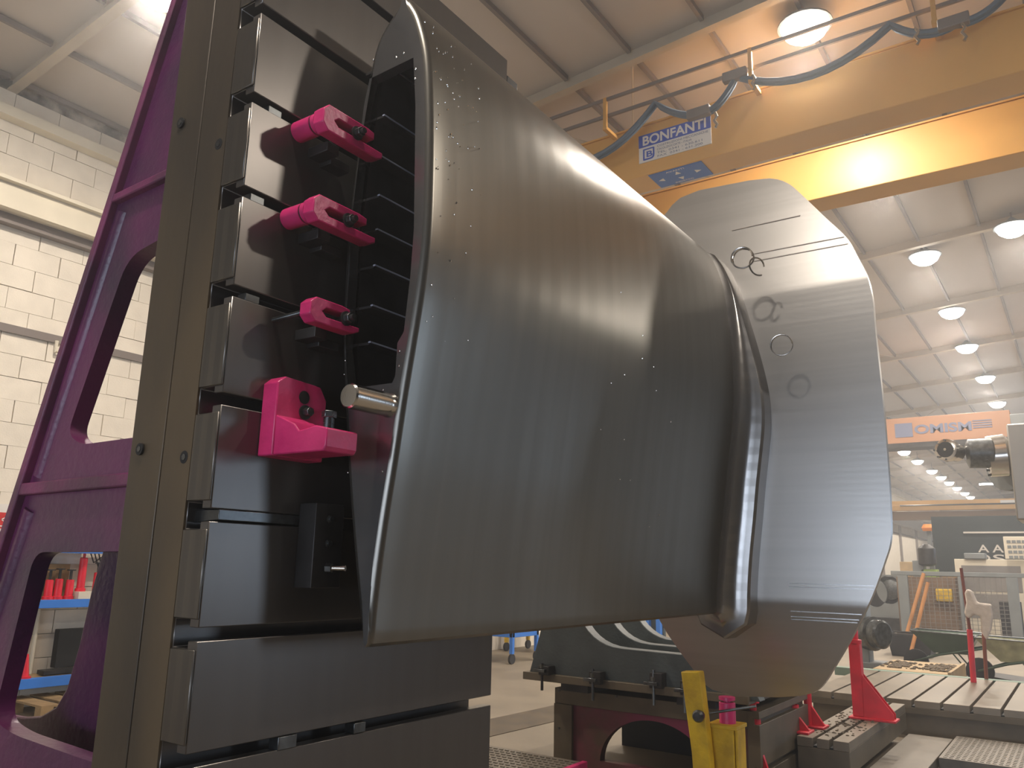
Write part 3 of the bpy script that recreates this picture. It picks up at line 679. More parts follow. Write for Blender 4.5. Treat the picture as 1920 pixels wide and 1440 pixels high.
# ================================================================== LOW BOX PLATE AND CASTING
lb = thing('low_angle_plate', 'low brown and magenta box plate with a round opening, under the casting', 'angle plate', (-2.9, 6.6, 0))
circ = [Vector((-2.98+0.30*math.cos(t), 0.155+0.36*math.sin(t))) for t in [2*PI*k/36 for k in range(36)]]
circ = [Vector((p.x, max(p.y, 0.03))) for p in circ if p.y > 0.03]
circ = [Vector((-2.85+0.46*math.cos(t), 0.10+0.36*math.sin(t))) for t in [PI*0.98*k/30+0.03 for k in range(31)]]
M_lowf = mat('box_front', (136, 44, 80), 0.5, 0.0, vscale=2.2, bump=0.15, bscale=20, col2=(88, 66, 52))
m = MB(); m.holed([Vector((-3.70, 0.0)), Vector((-2.1, 0.0)), Vector((-2.1, 0.50)), Vector((-3.70, 0.50))], [circ], 'Y', 6.02, 6.10); m.build('front_web', M_lowf, lb)
m = MB(); m.box(-3.72, -2.10, 6.0, 7.26, 0.50, 0.62); m.build('top_slab', M_bedside, lb, bevel=0.004)
m = MB(); m.box(-3.72, -3.55, 5.99, 6.02, 0.0, 0.50); m.build('corner_post', M_bedside, lb, bevel=0.003)
m = MB(); m.prism([(-2.11, 0.0), (-2.02, 0.0), (-2.02, 0.21), (-2.06, 0.21), (-2.06, 0.25), (-2.02, 0.25), (-2.02, 0.53), (-2.06, 0.53), (-2.06, 0.57), (-2.02, 0.57), (-2.02, 0.62), (-2.11, 0.62)], 'Y', 6.0, 7.22); m.build('slotted_side', M_bedside, lb, bevel=0.003)
m = MB(); m.box(-3.70, -2.12, 7.15, 7.2, 0, 0.5); m.build('rear_web', M_black, lb, smooth=False)
for px, py in ((1048, 1295), (1087, 1297), (1155, 1306), (1048, 1365)):
    q = at(px, py, 'Y', 5.99); m = MB(); m.cyl(q+Vector((0, 0.004, 0)), q+Vector((0, -0.003, 0)), 0.009, n=10); m.build('screw', M_bolt, lb)
# casting: three U-shaped walls behind one another
cs = thing('machine_casting', 'dark grey-green machine casting with nested curved pockets on the low plate', 'casting', (-3.2, 6.4, 0.63))
for k, yy in enumerate((5.92, 6.42, 6.92)):
    out = [(-3.93, 0.70), (-1.98, 0.70), (-2.15, 1.0), (-2.28, 1.6), (-3.66, 1.6), (-3.80, 1.12)]
    pocket = roundpoly([(-2.33, 1.61), (-2.33, 0.97), (-3.36, 0.985), (-3.60, 1.61)], [0, 0.1, 0.3, 0], 8)
    pl = [(-3.93, 0.70), (-1.98, 0.70), (-2.15, 1.0), (-2.28, 1.6)] + [(p.x, p.y) for p in pocket] + [(-3.66, 1.6), (-3.80, 1.12)]
    m = MB(); m.prism([Vector(p) for p in pl], 'Y', yy, yy+0.12); m.build('casting_wall', M_castd, cs, bevel=0.006)
m = MB(); m.box(-3.96, -2.05, 5.88, 7.3, 0.675, 0.735); m.build('foot_flange', M_bedside, cs, bevel=0.004)
m = MB(); m.box(-3.93, -1.99, 6.05, 7.2, 0.735, 0.93); m.build('casting_floor', M_castd, cs, smooth=False)
m = MB(); m.box(-3.60, -3.35, 5.9, 6.5, 0.62, 0.675); m.box(-2.6, -2.3, 5.9, 6.5, 0.62, 0.675); m.build('packing', M_dark, cs, smooth=False)
for i, (px, py, lab) in enumerate(((1023, 1253, 'small dark clamp on the left corner of the casting foot'), (1118, 1270, 'dark step clamp in the middle of the casting foot'), (1232, 1277, 'tall dark clamp block on the right of the casting foot'), (1290, 1290, 'dark clamp behind the yellow bar'))):
    q = at(px, py, 'Y', 5.86); t = thing('table_clamp', lab, 'clamp', q, 'dark clamps along the casting foot')
    h = (0.02, 0.045, 0.06, 0.05)[i]
    m = MB(); m.box(q.x-0.05, q.x+0.05, q.y-0.03, q.y+0.06, q.z-0.05, q.z+h); m.build('clamp_block', M_dark, t, bevel=0.004)
    m = MB(); m.box(q.x-0.09, q.x+0.02, q.y-0.05, q.y+0.02, q.z-0.03, q.z-0.005); m.build('clamp_strap', M_bolt, t, bevel=0.003)
    m = MB(); m.cyl((q.x-0.02, q.y-0.02, q.z-0.17), (q.x-0.02, q.y-0.02, q.z+h+0.02), 0.012, n=8); m.build('clamp_stud', M_bolt, t)
    m = MB(); m.hexa((q.x-0.02, q.y-0.02, q.z+0.0), (q.x-0.02, q.y-0.02, q.z+0.03), 0.022); m.build('nut', M_bolt, t)

# ================================================================== JACK, YELLOW BAR, RED STANDS
jk = thing('screw_jack', 'yellow square screw jack with a pink spindle under the flange', 'jack', (-1.91, 5.15, 0))
m = MB(); m.box(-2.01, -1.86, 5.05, 5.20, 0.0, 0.67); m.build('jack_column', M_yel, jk, bevel=0.008)
m = MB(); m.box(-1.857, -1.840, 5.06, 5.20, 0.0, 0.67); m.build('jack_rib', M_yel, jk, bevel=0.004)
m = MB(); m.box(-2.025, -1.835, 5.03, 5.22, 0.655, 0.678); m.build('jack_collar', M_yel, jk, bevel=0.004)
m = MB(); m.box(-1.95, -1.72, 5.03, 5.35, 0.0, 0.02); m.build('jack_foot', M_yel, jk, bevel=0.004)
m = MB(); m.lathe((-1.925, 5.13, 0.67), (0, 0, 1), [(0, 0.050), (0.125, 0.050), (0.13, 0.044)], 28); m.build('pink_sleeve', M_pink, jk)
m = MB(); m.lathe((-1.925, 5.13, 0.78), (0, 0, 1), [(0, 0.022), (0.03, 0.022), (0.032, 0.05), (0.05, 0.05)], 24); m.build('jack_pad', M_pink, jk)
yb = thing('leaning_yellow_bar', 'tall yellow steel bar with a dark knob, left of the jack', 'bar', (-2.05, 5.0, 0))
m = MB(); m.prism([(-2.145, 0.985), (-2.03, 0.992), (-1.93, 0.40), (-2.03, 0.38)], 'Y', 5.03, 5.09) if False else m.prism([(-2.145, 0.975), (-2.025, 0.985), (-1.975, 0.50), (-1.955, 0.0), (-2.055, 0.0), (-2.085, 0.50)], 'Y', 4.94, 5.02)
m.build('bar_body', M_yel, yb, bevel=0.006)
q = at(1312, 1342, 'Y', 4.93)
m = MB(); m.lathe(q, (0, -1, 0), [(-0.01, 0.03), (0.02, 0.036), (0.03, 0.036), (0.045, 0.025)], 20); m.build('dark_knob', M_bolt, yb)
m = MB(); m.cyl(q+Vector((0, 0.09, 0)), q+Vector((0.3, 0.14, 0.07)), 0.008); m.build('lever', M_bolt, yb)

def red_stand(px, py, h, label, z0=0.35, wdt=0.045):
    q = at(px, py, 'Z', z0); t = thing('work_support', label, 'stand', q, 'red supports on the T-slot beds')
    m = MB(); m.box(q.x-0.065, q.x+0.14, q.y-0.09, q.y+0.09, z0, z0+0.018); m.build('foot', M_red, t, bevel=0.004)
    m = MB(); m.cyl((q.x, q.y, z0+0.018), (q.x, q.y, z0+h*0.72), wdt, n=12); m.build('column', M_red, t)
    m = MB(); m.cyl((q.x, q.y, z0+h*0.72), (q.x, q.y, z0+h), wdt*0.5, n=10); m.lathe((q.x, q.y, z0+h*0.86), (0, 0, 1), [(0, wdt*0.9), (0.02, wdt*0.9)], 12); m.build('spindle', M_red, t)
    m = MB(); m.prism([(q.x+wdt*0.8, z0+0.018), (q.x+0.13, z0+0.018), (q.x+wdt*0.8, z0+h*0.45)], 'Y', q.y-0.015, q.y+0.015); m.build('gusset', M_red, t)
    return t
# the big stand with its two long gussets
q = at(1612, 1346, 'Z', 0.35)
t = thing('work_support', 'tall bright red stand with a sloping gusset, right of the flange', 'stand', q, 'red supports on the T-slot beds')
m = MB(); m.box(q.x-0.07, q.x+0.31, q.y-0.10, q.y+0.10, 0.35, 0.368); m.build('foot', M_red, t, bevel=0.004)
m = MB(); m.box(q.x-0.045, q.x+0.05, q.y-0.05, q.y+0.05, 0.368, 0.98); m.build('column', M_red, t, bevel=0.006)
for dy in (-0.045, 0.035):
    m = MB(); m.prism([(q.x+0.05, 0.368), (q.x+0.29, 0.368), (q.x+0.29, 0.41), (q.x+0.05, 0.72)], 'Y', q.y+dy, q.y+dy+0.012); m.build('gusset', M_red, t)
m = MB(); m.lathe((q.x, q.y, 0.98), (0, 0, 1), [(0, 0.06), (0.03, 0.06), (0.035, 0.035), (0.13, 0.035), (0.16, 0.02)], 16); m.build('spindle', M_red, t)
red_stand(1418, 1478, 0.66, 'thick red stand just right of the yellow jack', 0.102, 0.05)
red_stand(1488, 1371, 0.28, 'short red stand half hidden under the flange', 0.35, 0.05)
red_stand(1517, 1362, 0.38, 'slim red stand on the corner of the near bed', 0.35, 0.032)
# pink low trestle seen through the round opening

# ================================================================== BEDS AND FLOOR PLATES
def bed(name, x0, x1, y0, y1, z0, z1, cuts, label, axis='Y', dirt=0):
    t = thing(name, label, 'machine bed', ((x0+x1)/2, (y0+y1)/2, z0))
    m = MB(); m.box(x0, x1, y0, y1, z0, z1-0.07); m.build('bed_body', M_bedside, t, bevel=0.004)
    xs = [x0] + cuts + [x1]
    for a, b in zip(xs, xs[1:]):
        ga = 0.014 if a != x0 else 0; gb = 0.014 if b != x1 else 0
        m = MB(); m.box(a+ga, b-gb, y0, y1, z1-0.0695, z1); m.build('bed_strip', M_bed, t, bevel=0.003, seg=1)
    m = MB(); m.box(x0+0.01, x1-0.01, y0+0.01, y1-0.01, z1-0.0698, z1-0.055); m.build('slot_bottom', M_black, t, smooth=False)
    return t
bed('t_slot_bed', -2.0, -1.615, 6.8, 9.12, 0.12, 0.35, [-1.865, -1.745], 'near T-slot bed block strewn with chips, beside the low plate')
bed('t_slot_bed', -2.62, 1.4, 9.45, 11.9, 0.22, 0.35, [-2.38, -2.12, -1.86, -1.60, -1.34, -1.08, -0.82, -0.56, -0.3, -0.04, 0.3, 0.7, 1.05], 'long T-slot bed across the hall with many parallel slots')
m = MB(); m.box(-2.6, 1.4, 9.5, 11.8, 0, 0.22); tag(m.build('bed_plinth', M_bedside, smooth=False), 'brown plinth under the long T-slot bed', 'plinth')
m = MB(); m.box(-2.95, 1.4, 11.9, 12.05, 0.25, 0.352); tag(m.build('edge_strip', mat('green_strip', (120, 140, 126), 0.6)), 'pale green strip along the far side of the long bed', 'strip')
bed('t_slot_bed', -2.05, -1.62, 5.7, 6.7, 0.0, 0.10, [-1.9, -1.75], 'lowest bed piece in front of the near bed at the frame bottom')
m = MB(); m.box(-1.60, -1.22, 5.3, 9.1, 0.0, 0.085); tag(m.build('cover_plate', M_check, bevel=0.004), 'flat grey cover plate on the floor right of the near bed', 'plate')
m = MB(); m.box(-1.20, 1.4, 8.05, 9.2, 0.0, 0.10); cp = tag(m.build('checker_plate', M_check, bevel=0.003), 'ribbed checker plate strip in front of the long bed', 'plate')
m = MB()
for i in range(52):
    for j in range(16):
        x = -1.17+i*0.045; y = 8.09+j*0.07; m.box(x, x+0.028, y, y+0.012, 0.10, 0.104)
o = m.build('tread_pattern', M_check, None, smooth=False, weld=False); o.parent = cp; o['kind'] = 'stuff'
m = MB(); m.box(-1.22, 1.2, 6.9, 8.04, 0.0, 0.012); tag(m.build('pit_shade', M_black, smooth=False), 'black sheet for the shaded pit between the floor plates at the right edge', 'pit')  # flat black sheet stands in for the pit's shade
m = MB(); m.box(-1.21, 1.2, 5.6, 6.88, 0.0, 0.07); tag(m.build('cover_plate', M_check, bevel=0.003), 'flat grey cover plate at the lower right corner', 'plate')
# chips on the near bed
m = MB()
for _ in range(260):
    x = random.uniform(-1.98, -1.63); y = random.uniform(6.9, 8.7); r = random.uniform(0.006, 0.016)
    if random.random() < abs((y-7.7))/1.4: continue
    bmesh.ops.create_icosphere(m.bm, subdivisions=1, radius=r, matrix=Matrix.Translation((x, y, 0.352)) @ Matrix.Diagonal((1, 1, 0.5, 1)))
tag(m.build('metal_chips', M_dirt, smooth=False), 'loose dark metal chips on the near T-slot bed', 'swarf', kind='stuff')

# left part of the floor seen between the angle plate and the low plate
m = MB(); m.prism([at(905, 1352, 'Z', 0.0).xy, at(1045, 1322, 'Z', 0.0).xy, at(1045, 1352, 'Z', 0.0).xy, at(905, 1385, 'Z', 0).xy], 'Z', 0.0, 0.006)
tag(m.build('floor_channel', mat('dark_channel', (78, 66, 50), 0.5, 0.1, var=0.3, vscale=4), smooth=False), 'dark channel crossing the floor behind the angle plate', 'channel')  # thin dark brown strip, tone varied by noise
cpl = thing('raised_walkway', 'checker plate walkway with a magenta edge beside the angle plate', 'walkway', (-3.6, 4.6, 0))
m = MB(); m.box(-4.9, -3.08, 4.45, 5.35, 0.22, 0.25); m.build('walkway_plate', M_check, cpl, bevel=0.002)
m = MB()
for i in range(34):
    for j in range(14):
        x = -4.85+i*0.052; y = 4.5+j*0.06; m.box(x, x+0.03, y, y+0.012, 0.25, 0.255)
o = m.build('tread_pattern', M_check, cpl, smooth=False, weld=False); o['kind'] = 'stuff'
m = MB(); m.box(-4.95, -3.04, 4.41, 4.45, 0.18, 0.26); m.build('edge_rail', M_pink, cpl, bevel=0.004)
m = MB(); m.box(-3.08, -3.04, 4.41, 5.35, 0.18, 0.26); m.build('edge_rail', M_pink, cpl, bevel=0.004)
for x, y in ((-3.1, 4.43), (-4.0, 4.43), (-3.1, 5.3)):
    m = MB(); m.box(x-0.04, x+0.04, y-0.02, y+0.02, 0, 0.2); m.build('leg', M_pink, cpl, bevel=0.003)

# ---- trolleys far left centre
def cart(px, py, wx, label, mt, mt2):
    q = at(px, py, 'Z', 0.0); t = thing('shop_trolley', label, 'trolley', q)
    m = MB(); m.box(q.x-wx, q.x, q.y, q.y+0.8, 0.42, 0.50); m.build('lower_shelf', mt, t, bevel=0.005)
    m = MB(); m.box(q.x-wx+0.04, q.x-0.04, q.y+0.04, q.y+0.76, 0.50, 0.62); m.build('load', M_dark, t, bevel=0.02)
    for dx in (-wx+0.03, -0.03):
        for dy in (0.03, 0.77):
            m = MB(); m.box(q.x+dx-0.03, q.x+dx+0.03, q.y+dy-0.03, q.y+dy+0.03, 0.16, 1.35); m.build('post', mt2, t)
            m = MB(); m.lathe((q.x+dx-0.02, q.y+dy, 0.08), (1, 0, 0), [(0, 0.08), (0.04, 0.08)], 16); m.build('wheel', M_dark, t)
    m = MB(); m.box(q.x-wx, q.x, q.y, q.y+0.8, 1.30, 1.36); m.build('upper_shelf', mt, t, bevel=0.005)
cart(960, 1246, 1.3, 'blue steel trolley beyond the angle plate', M_blue, M_blue)
cart(1020, 1228, 0.9, 'yellow steel trolley right of the blue one', M_yel, M_yel)
t = thing('blue_rack', 'dark blue rack frame beyond the casting', 'rack', (-5, 14, 0))
for px in (1190, 1215, 1236):
    q = at(px, 1200, 'Y', 14); m = MB(); m.box(q.x-0.06, q.x+0.02, 14, 14.1, 0, 1.5); m.build('post', M_blue, t)
m = MB(); m.box(at(1180, 1200, 'Y', 14).x, at(1240, 1200, 'Y', 14).x, 14.1, 14.2, 0.3, 1.4); m.build('panel', M_teal, t)

# ---- rack on the left wall, seen through the lower frame opening
rk = thing('storage_rack', 'blue beam storage rack standing against the white block wall', 'rack', (-9.1, 4.9, 0))
for z, h in ((0.245, 0.10), (1.045, 0.085), (1.62, 0.05)):
    m = MB(); m.box(-9.14, -9.08, 3.9, 6.6, z, z+h); m.build('shelf_beam', M_blue, rk, bevel=0.003)
    m = MB(); m.box(-9.45, -9.14, 3.9, 6.6, z+h-0.03, z+h); m.build('shelf_board', M_woodp, rk)
for y in (4.33, 6.6): 
    m = MB(); m.box(-9.45, -9.38, y, y+0.06, 0, 2.1) if y > 5 else m.box(-9.45, -9.38, y, y+0.05, 0.35, 1.02); m.build('upright', M_grey, rk)
for i, (y, h, lab) in enumerate(((4.36, 0.22, 'leftmost'), (4.50, 0.20, 'second'), (4.60, 0.21, 'third'), (4.72, 0.20, 'fourth'), (4.84, 0.36, 'tall fifth'), (5.02, 0.28, 'rightmost'))):
    zz = 1.13; xx = -9.2
    if i == 4: zz = 1.21
    t = thing('bottle_jack', lab + ' red screw jack on the upper blue shelf', 'jack', (xx, y, zz), 'red screw jacks on the shelf')
    m = MB(); m.lathe((xx, y, zz), (0, 0, 1), [(0, 0.055), (0.03, 0.055), (0.035, 0.042), (h, 0.040), (h+0.005, 0.03)], 18); m.build('jack_body', M_red, t)
    m = MB(); m.lathe((xx, y, zz+h), (0, 0, 1), [(0, 0.014), (0.10, 0.014), (0.102, 0.045), (0.115, 0.045)], 14); m.build('spindle', M_dark if i != 4 else M_red, t)
m = MB(); m.box(-9.25, -9.1, 4.78, 4.95, 1.13, 1.21); tag(m.build('white_box', M_cream, bevel=0.003), 'small cream box under the tall red jack', 'box')
m = MB(); m.box(-9.42, -9.30, 4.40, 4.75, 1.13, 1.50); tag(m.build('crate', M_woodp, bevel=0.003), 'brown wooden crate behind the red jacks', 'crate')
m = MB(); m.box(-9.30, -9.15, 4.55, 6.2, 0.355, 0.40); tag(m.build('steel_beam', M_dark, bevel=0.003), 'dark steel profile lying on the lower blue shelf', 'beam')
m = MB(); m.box(-9.42, -9.32, 4.74, 5.4, 0.40, 0.80); tag(m.build('black_board', M_black, bevel=0.003), 'black panel standing on the lower blue shelf', 'panel')
t = thing('traffic_cone', 'small red cone on the left end of the lower shelf', 'cone', (-9.15, 4.36, 0.345))
m = MB(); m.lathe((-9.15, 4.36, 0.345), (0, 0, 1), [(0, 0.06), (0.02, 0.06), (0.021, 0.04), (0.24, 0.01)], 16); m.build('cone_body', M_red, t)
t = thing('wooden_pallet', 'wooden pallet on the floor under the blue rack', 'pallet', (-9.0, 4.9, 0))
for k in range(5):
    m = MB(); m.box(-9.4, -8.6, 4.3+k*0.26, 4.3+k*0.26+0.18, 0.12, 0.14); m.build('slat', M_woodp, t)
for k in range(3):
    for j in range(2):
        m = MB(); m.box(-8.72-0.6*j, -8.60-0.6*j, 4.3+k*0.5, 4.42+k*0.5, 0.0, 0.12); m.build('block', M_woodp, t)
m = MB(); m.box(-9.49, -9.48, 4.38, 4.95, 1.50, 1.78); tag(m.build('wall_notice', M_signw, smooth=False), 'white paper notice on the wall above the red jacks', 'notice')
m = MB()
for k in range(3): m.tube([(-9.4, 4.98+k*0.05, 1.7), (-9.38, 5.05+k*0.06, 1.52-k*0.05), (-9.4, 5.2+k*0.05, 1.62)], 0.008, 6)
tag(m.build('hanging_wires', M_black), 'black wires hanging on the wall above the rack', 'wire')
# red and white wall sign at the left edge
t = thing('fire_sign', 'red and white safety sign at the left edge of the photo', 'sign', (-9.48, 4.0, 1.9))
m = MB(); m.box(-9.49, -9.48, 3.78, 4.16, 1.74, 2.12); m.build('sign_board', M_signw, t, smooth=False)
m = MB(); m.box(-9.48, -9.477, 3.82, 4.11, 1.86, 2.03); m.build('red_panel', M_redw, t, smooth=False)
for dz in (1, -1):
    m = MB(); m.prism([(4.04, 1.955-0.006), (4.04, 1.955+0.006), (4.10, 1.955+dz*0.035+0.006), (4.10, 1.955+dz*0.035-0.006)], 'X', -9.477, -9.475); m.build('white_stroke', M_signw, t, smooth=False)
m = MB(); m.box(-9.477, -9.475, 3.85, 4.10, 1.88, 1.893); m.build('white_stroke', M_signw, t, smooth=False)
m = MB(); m.box(-9.477, -9.475, 3.85, 4.10, 1.815, 1.83); m.build('grey_stroke', M_signtxt, t, smooth=False)

# ================================================================== MACHINE HEAD (upper right)
hd = thing('boring_spindle_head', 'shiny round spindle head of a boring machine at the right edge', 'machine', (-0.7, 12, 2.9))
YH = 12.0
p0 = at(1772, 843, 'Y', YH); p1 = at(1812, 845, 'Y', YH+0.1); p2 = at(1850, 850, 'Y', YH+0.2); p3 = at(1890, 855, 'Y', YH+0.3)
m = MB(); m.lathe(p0, (0.35, 1, -0.05), [(0, 0.10), (0.01, 0.145), (0.10, 0.15), (0.12, 0.12), (0.3, 0.12)], 32); nz = m.build('spindle_nose', M_bright, hd)
m = MB(); m.lathe(p0+Vector((0, -0.012, 0)), (0.35, 1, -0.05), [(0, 0.03), (0.0, 0.105), (0.02, 0.105)], 28); m.build('nose_bore', M_black, nz)
m = MB(); m.lathe(p0+Vector((0, -0.03, 0)), (0.35, 1, -0.05), [(0, 0.018), (0.02, 0.022)], 16); m.build('nose_bolt', M_bright, nz)
for k in range(8):
    t_ = k*PI/4; q = p0+Vector((0.13*math.cos(t_), 0.0, 0.13*math.sin(t_))); m = MB(); m.cyl(q+Vector((0, -0.01, 0)), q+Vector((0, 0.03, 0)), 0.012, n=8); m.build('nose_screw', M_bolt, nz)
m = MB(); m.lathe(p1+Vector((-0.02, 0.1, -0.03)), (1, 0.2, 0.0), [(0, 0.12), (0.03, 0.19), (0.30, 0.20), (0.33, 0.16)], 36); m.build('head_body', M_bolt, hd)
m = MB(); m.lathe(p2+Vector((-0.02, 0.15, -0.03)), (1, 0.15, 0.05), [(0, 0.20), (0.02, 0.27), (0.22, 0.28), (0.26, 0.24)], 40); sr = m.build('swivel_ring', M_bright, hd)
m = MB(); m.lathe(p3+Vector((-0.08, 0.3, -0.08)), (0.6, 0.6, 0.0), [(0, 0.20), (0.02, 0.34), (0.18, 0.35), (0.5, 0.35)], 40); m.build('rear_flange', M_grey, hd)
for k in range(10):
    t_ = k*2*PI/10; q = p2+Vector((0.02, 0.12+0.24*math.sin(t_)*1, 0.24*math.cos(t_)-0.03)); m = MB(); m.cyl(q+Vector((-0.04, 0, 0)), q, 0.016, n=8); m.build('ring_screw', M_dark, sr)
q = at(1886, 795, 'Y', YH); qb = at(1893, 975, 'Y', YH)
m = MB(); m.box(q.x, q.x+0.9, YH, YH+0.9, qb.z, q.z); m.build('ram', mat('ram_steel', (150, 146, 140), 0.35, 0.6, var=0.05), hd, bevel=0.02)
m = MB(); m.box(0.0, 0.45, YH+0.95, YH+1.9, 0.0, 3.4); m.box(-0.3, 0.45, YH+0.85, YH+1.0, 2.4, 2.9); m.build('machine_column', M_grey, hd, bevel=0.02)

# ================================================================== FAR RIGHT BACKGROUND
# grey guard frame
gf = thing('guard_frame', 'grey steel guard frame with wire mesh behind the wheelbarrows', 'fence', (-3.5, 22, 0))
YG = 22.0
def gx(px, py=1100, Y=YG): return at(px, py, 'Y', Y).x
def gz(px, py, Y=YG): return at(px, py, 'Y', Y).z
m = MB(); m.box(gx(1672), gx(1960), YG, YG+0.1, 1.56, 1.66); m.build('top_rail', M_grey, gf, bevel=0.01)
for px in (1693, 1800, 1898):
    wd = 0.11 if px != 1800 else 0.03
    m = MB(); m.box(gx(px)-wd, gx(px)+wd, YG, YG+0.12, 0.0, 1.56); m.build('post', M_grey, gf, bevel=0.01)
m = MB()
x0, x1 = gx(1700), gx(1795)
k = 0
xx = x0
while xx < gx(1893): m.box(xx, xx+0.012, YG+0.04, YG+0.052, 0.2, 1.56); xx += 0.11
zz = 0.2
while zz < 1.56: m.box(x0, gx(1893), YG+0.04, YG+0.052, zz, zz+0.010); zz += 0.09
o = m.build('wire_mesh', mat('mesh_wire', (120, 116, 110), 0.5), gf, smooth=False, weld=False); o['kind'] = 'stuff'
# dark enclosure behind
YE = 27.0
m = MB(); m.box(gx(1748, 1000, YE), gx(1990, 1000, YE), YE, YE+3, 0, gz(1800, 968, YE)); tag(m.build('machine_enclosure', M_teal, smooth=False), 'large dark teal machine enclosure in the background', 'enclosure')
en = thing('enclosure_lettering', 'two vertical columns of pale letters on the dark enclosure', 'sign', (gx(1860, 1010, YE), YE, 2.0))
zt = gz(1840, 1014, YE-0.02); 
for px, s_ in ((1843, 'AD'), (1870, 'ASO')):
    for i, ch in enumerate(s_): 
        text_mesh(ch, 'letter', M_signw, en, (gx(px, 1020, YE-0.02), YE-0.02, zt-0.32-i*0.27), (1, 0, 0), (0, 0, 1), 0.3, 0.28, 0.003, 0.004, align='CENTER')
m = MB(); m.box(gx(1806, 998, YE-0.1), gx(1960, 998, YE-0.1), YE-0.1, YE, gz(1850, 1000, YE), gz(1850, 997, YE)); tag(m.build('pipe_line', M_signw), 'thin pale pipe across the dark enclosure', 'pipe')
# cream machine cabinet
YC = 24.0
mc = thing('machine_cabinet', 'cream machine cabinet with wide brown windows behind the guard frame', 'cabinet', (gx(1850, 1100, YC), YC, 0))
m = MB(); m.box(gx(1790, 1060, YC), gx(1990, 1060, YC), YC, YC+2, 0.0, gz(1790, 1048, YC)); m.build('cabinet_body', M_cream, mc, bevel=0.01)
m = MB(); m.box(gx(1802, 1060, YC), gx(1913, 1060, YC), YC-0.012, YC+0.01, gz(1802, 1108, YC), gz(1802, 1060, YC)); m.build('window_panel', M_glassp, mc, smooth=False)
m = MB(); m.box(gx(1804, 1120, YC), gx(1900, 1120, YC), YC-0.012, YC+0.01, 0.55, gz(1802, 1112, YC)); m.build('lower_panel', M_glassp, mc, smooth=False)
m = MB()
for k in range(9): m.box(gx(1858), gx(1895), YC-0.03, YC-0.012, 0.1+k*0.09, 0.12+k*0.09)
m.build('louvre', M_dark, mc, smooth=False)
m = MB(); m.box(gx(1855), gx(1900), YC-0.016, YC, 0.06, 0.98); m.build('vent_panel', M_dark, mc, smooth=False)
# control panel with buttons
q0 = at(1882, 1006, 'Y', YC-0.3)
cpn = thing('control_panel', 'cream control panel with rows of square buttons at the right edge', 'panel', (q0.x, YC-0.3, 2.0))
zt, zb = gz(1890, 1006, YC-0.3), gz(1890, 1048, YC-0.3)
m = MB(); m.box(gx(1882, 1020, YC-0.3), gx(1960, 1020, YC-0.3), YC-0.32, YC-0.2, zb, zt); pb_ = m.build('panel_body', M_cream, cpn, bevel=0.01)
for i in range(6):
    for j in range(4):
        x = gx(1888+i*9.5+j*0.5, 1020, YC-0.3); z = zt-0.09-j*0.125
        m = MB(); m.box(x, x+0.085, YC-0.333, YC-0.32, z-0.07, z); m.build('button', M_grey, pb_, smooth=False)
m = MB(); m.box(gx(1808, 1040, YC), gx(1848, 1040, YC), YC-0.1, YC+0.3, gz(1808, 1048, YC), gz(1808, 1037, YC)); tag(m.build('top_unit', M_grey, bevel=0.02), 'grey ribbed unit on top of the cream cabinet', 'unit')
# bench of clutter behind guard frame top left
cb = thing('grey_machine_housing', 'grey machine housing with two round bores behind the flange', 'housing', (gx(1650, 1120, 26), 26, 0))
bores = [[Vector((gx(px, 1120, 26)+0.34*math.cos(t), gz(px, py, 26)+0.40*math.sin(t))) for t in [2*PI*k/24 for k in range(24)]] for px, py in ((1640, 1112), (1668, 1106))]
m = MB(); m.holed([Vector((gx(1600, 1120, 26), 0.35)), Vector((gx(1694, 1120, 26), 0.35)), Vector((gx(1694, 1120, 26), 1.55)), Vector((gx(1600, 1120, 26), 1.55))], bores, 'Y', 26, 26.2); m.build('front_plate', M_grey, cb)
m = MB(); m.box(gx(1600, 1120, 26), gx(1694, 1120, 26), 26.4, 26.6, 0, 1.5); m.build('back_plate', M_dark, cb, smooth=False)
m = MB(); m.lathe((gx(1668, 1106, 26), 26.35, gz(1668, 1106, 26)), (0, -1, 0), [(0, 0.3), (0.2, 0.28), (0.25, 0.1)], 20); m.build('bore_cap', M_bolt, cb)
m = MB(); m.box(gx(1600, 1120, 26), gx(1694, 1120, 26), 25.9, 26.8, 0.0, 0.35); m.build('housing_base', M_dark, cb, smooth=False)
for i, (px, py, w_, h_, mt, nm, lab, ct) in enumerate((
        (1700, 1072, 0.30, 0.5, M_card, 'cardboard_box', 'brown cardboard box behind the guard rail', 'box'),
        (1740, 1062, 0.28, 0.55, M_dark, 'dark_motor', 'dark round motor above the guard rail', 'motor'),
        (1742, 1073, 0.36, 0.15, M_lime, 'green_box', 'small lime green box on the guard rail', 'box'),
        (1722, 1068, 0.26, 0.45, M_grey, 'valve_block', 'grey valve block between the box and the motor', 'valve'),
        (1785, 1080, 0.5, 0.10, M_woodp, 'wood_scraps', 'brown scraps beside the cream cabinet', 'scrap'))):
    q = at(px, py, 'Y', 23.2); q.z = max(q.z, 1.524); m = MB()
    if nm == 'dark_motor': m.lathe((q.x, 23.2, q.z), (0, 0, 1), [(0, w_*0.4), (0.05, w_*0.75), (h_*0.8, w_*0.75), (h_, w_*0.3)], 16)
    else: m.box(q.x-w_/2, q.x+w_/2, 23.2, 23.6, 1.522, max(q.z+h_/2, 1.62))
    tag(m.build(nm, mt, bevel=0.01), lab, ct)
m = MB(); m.box(gx(1680, 1080, 23), gx(1790, 1080, 23), 23.0, 23.9, 0.0, 1.52); tag(m.build('tool_bench', mat('bench_brown', (110, 86, 64), 0.6, var=0.25, vscale=3), bevel=0.01), 'brown bench with shelves behind the wire mesh', 'bench')
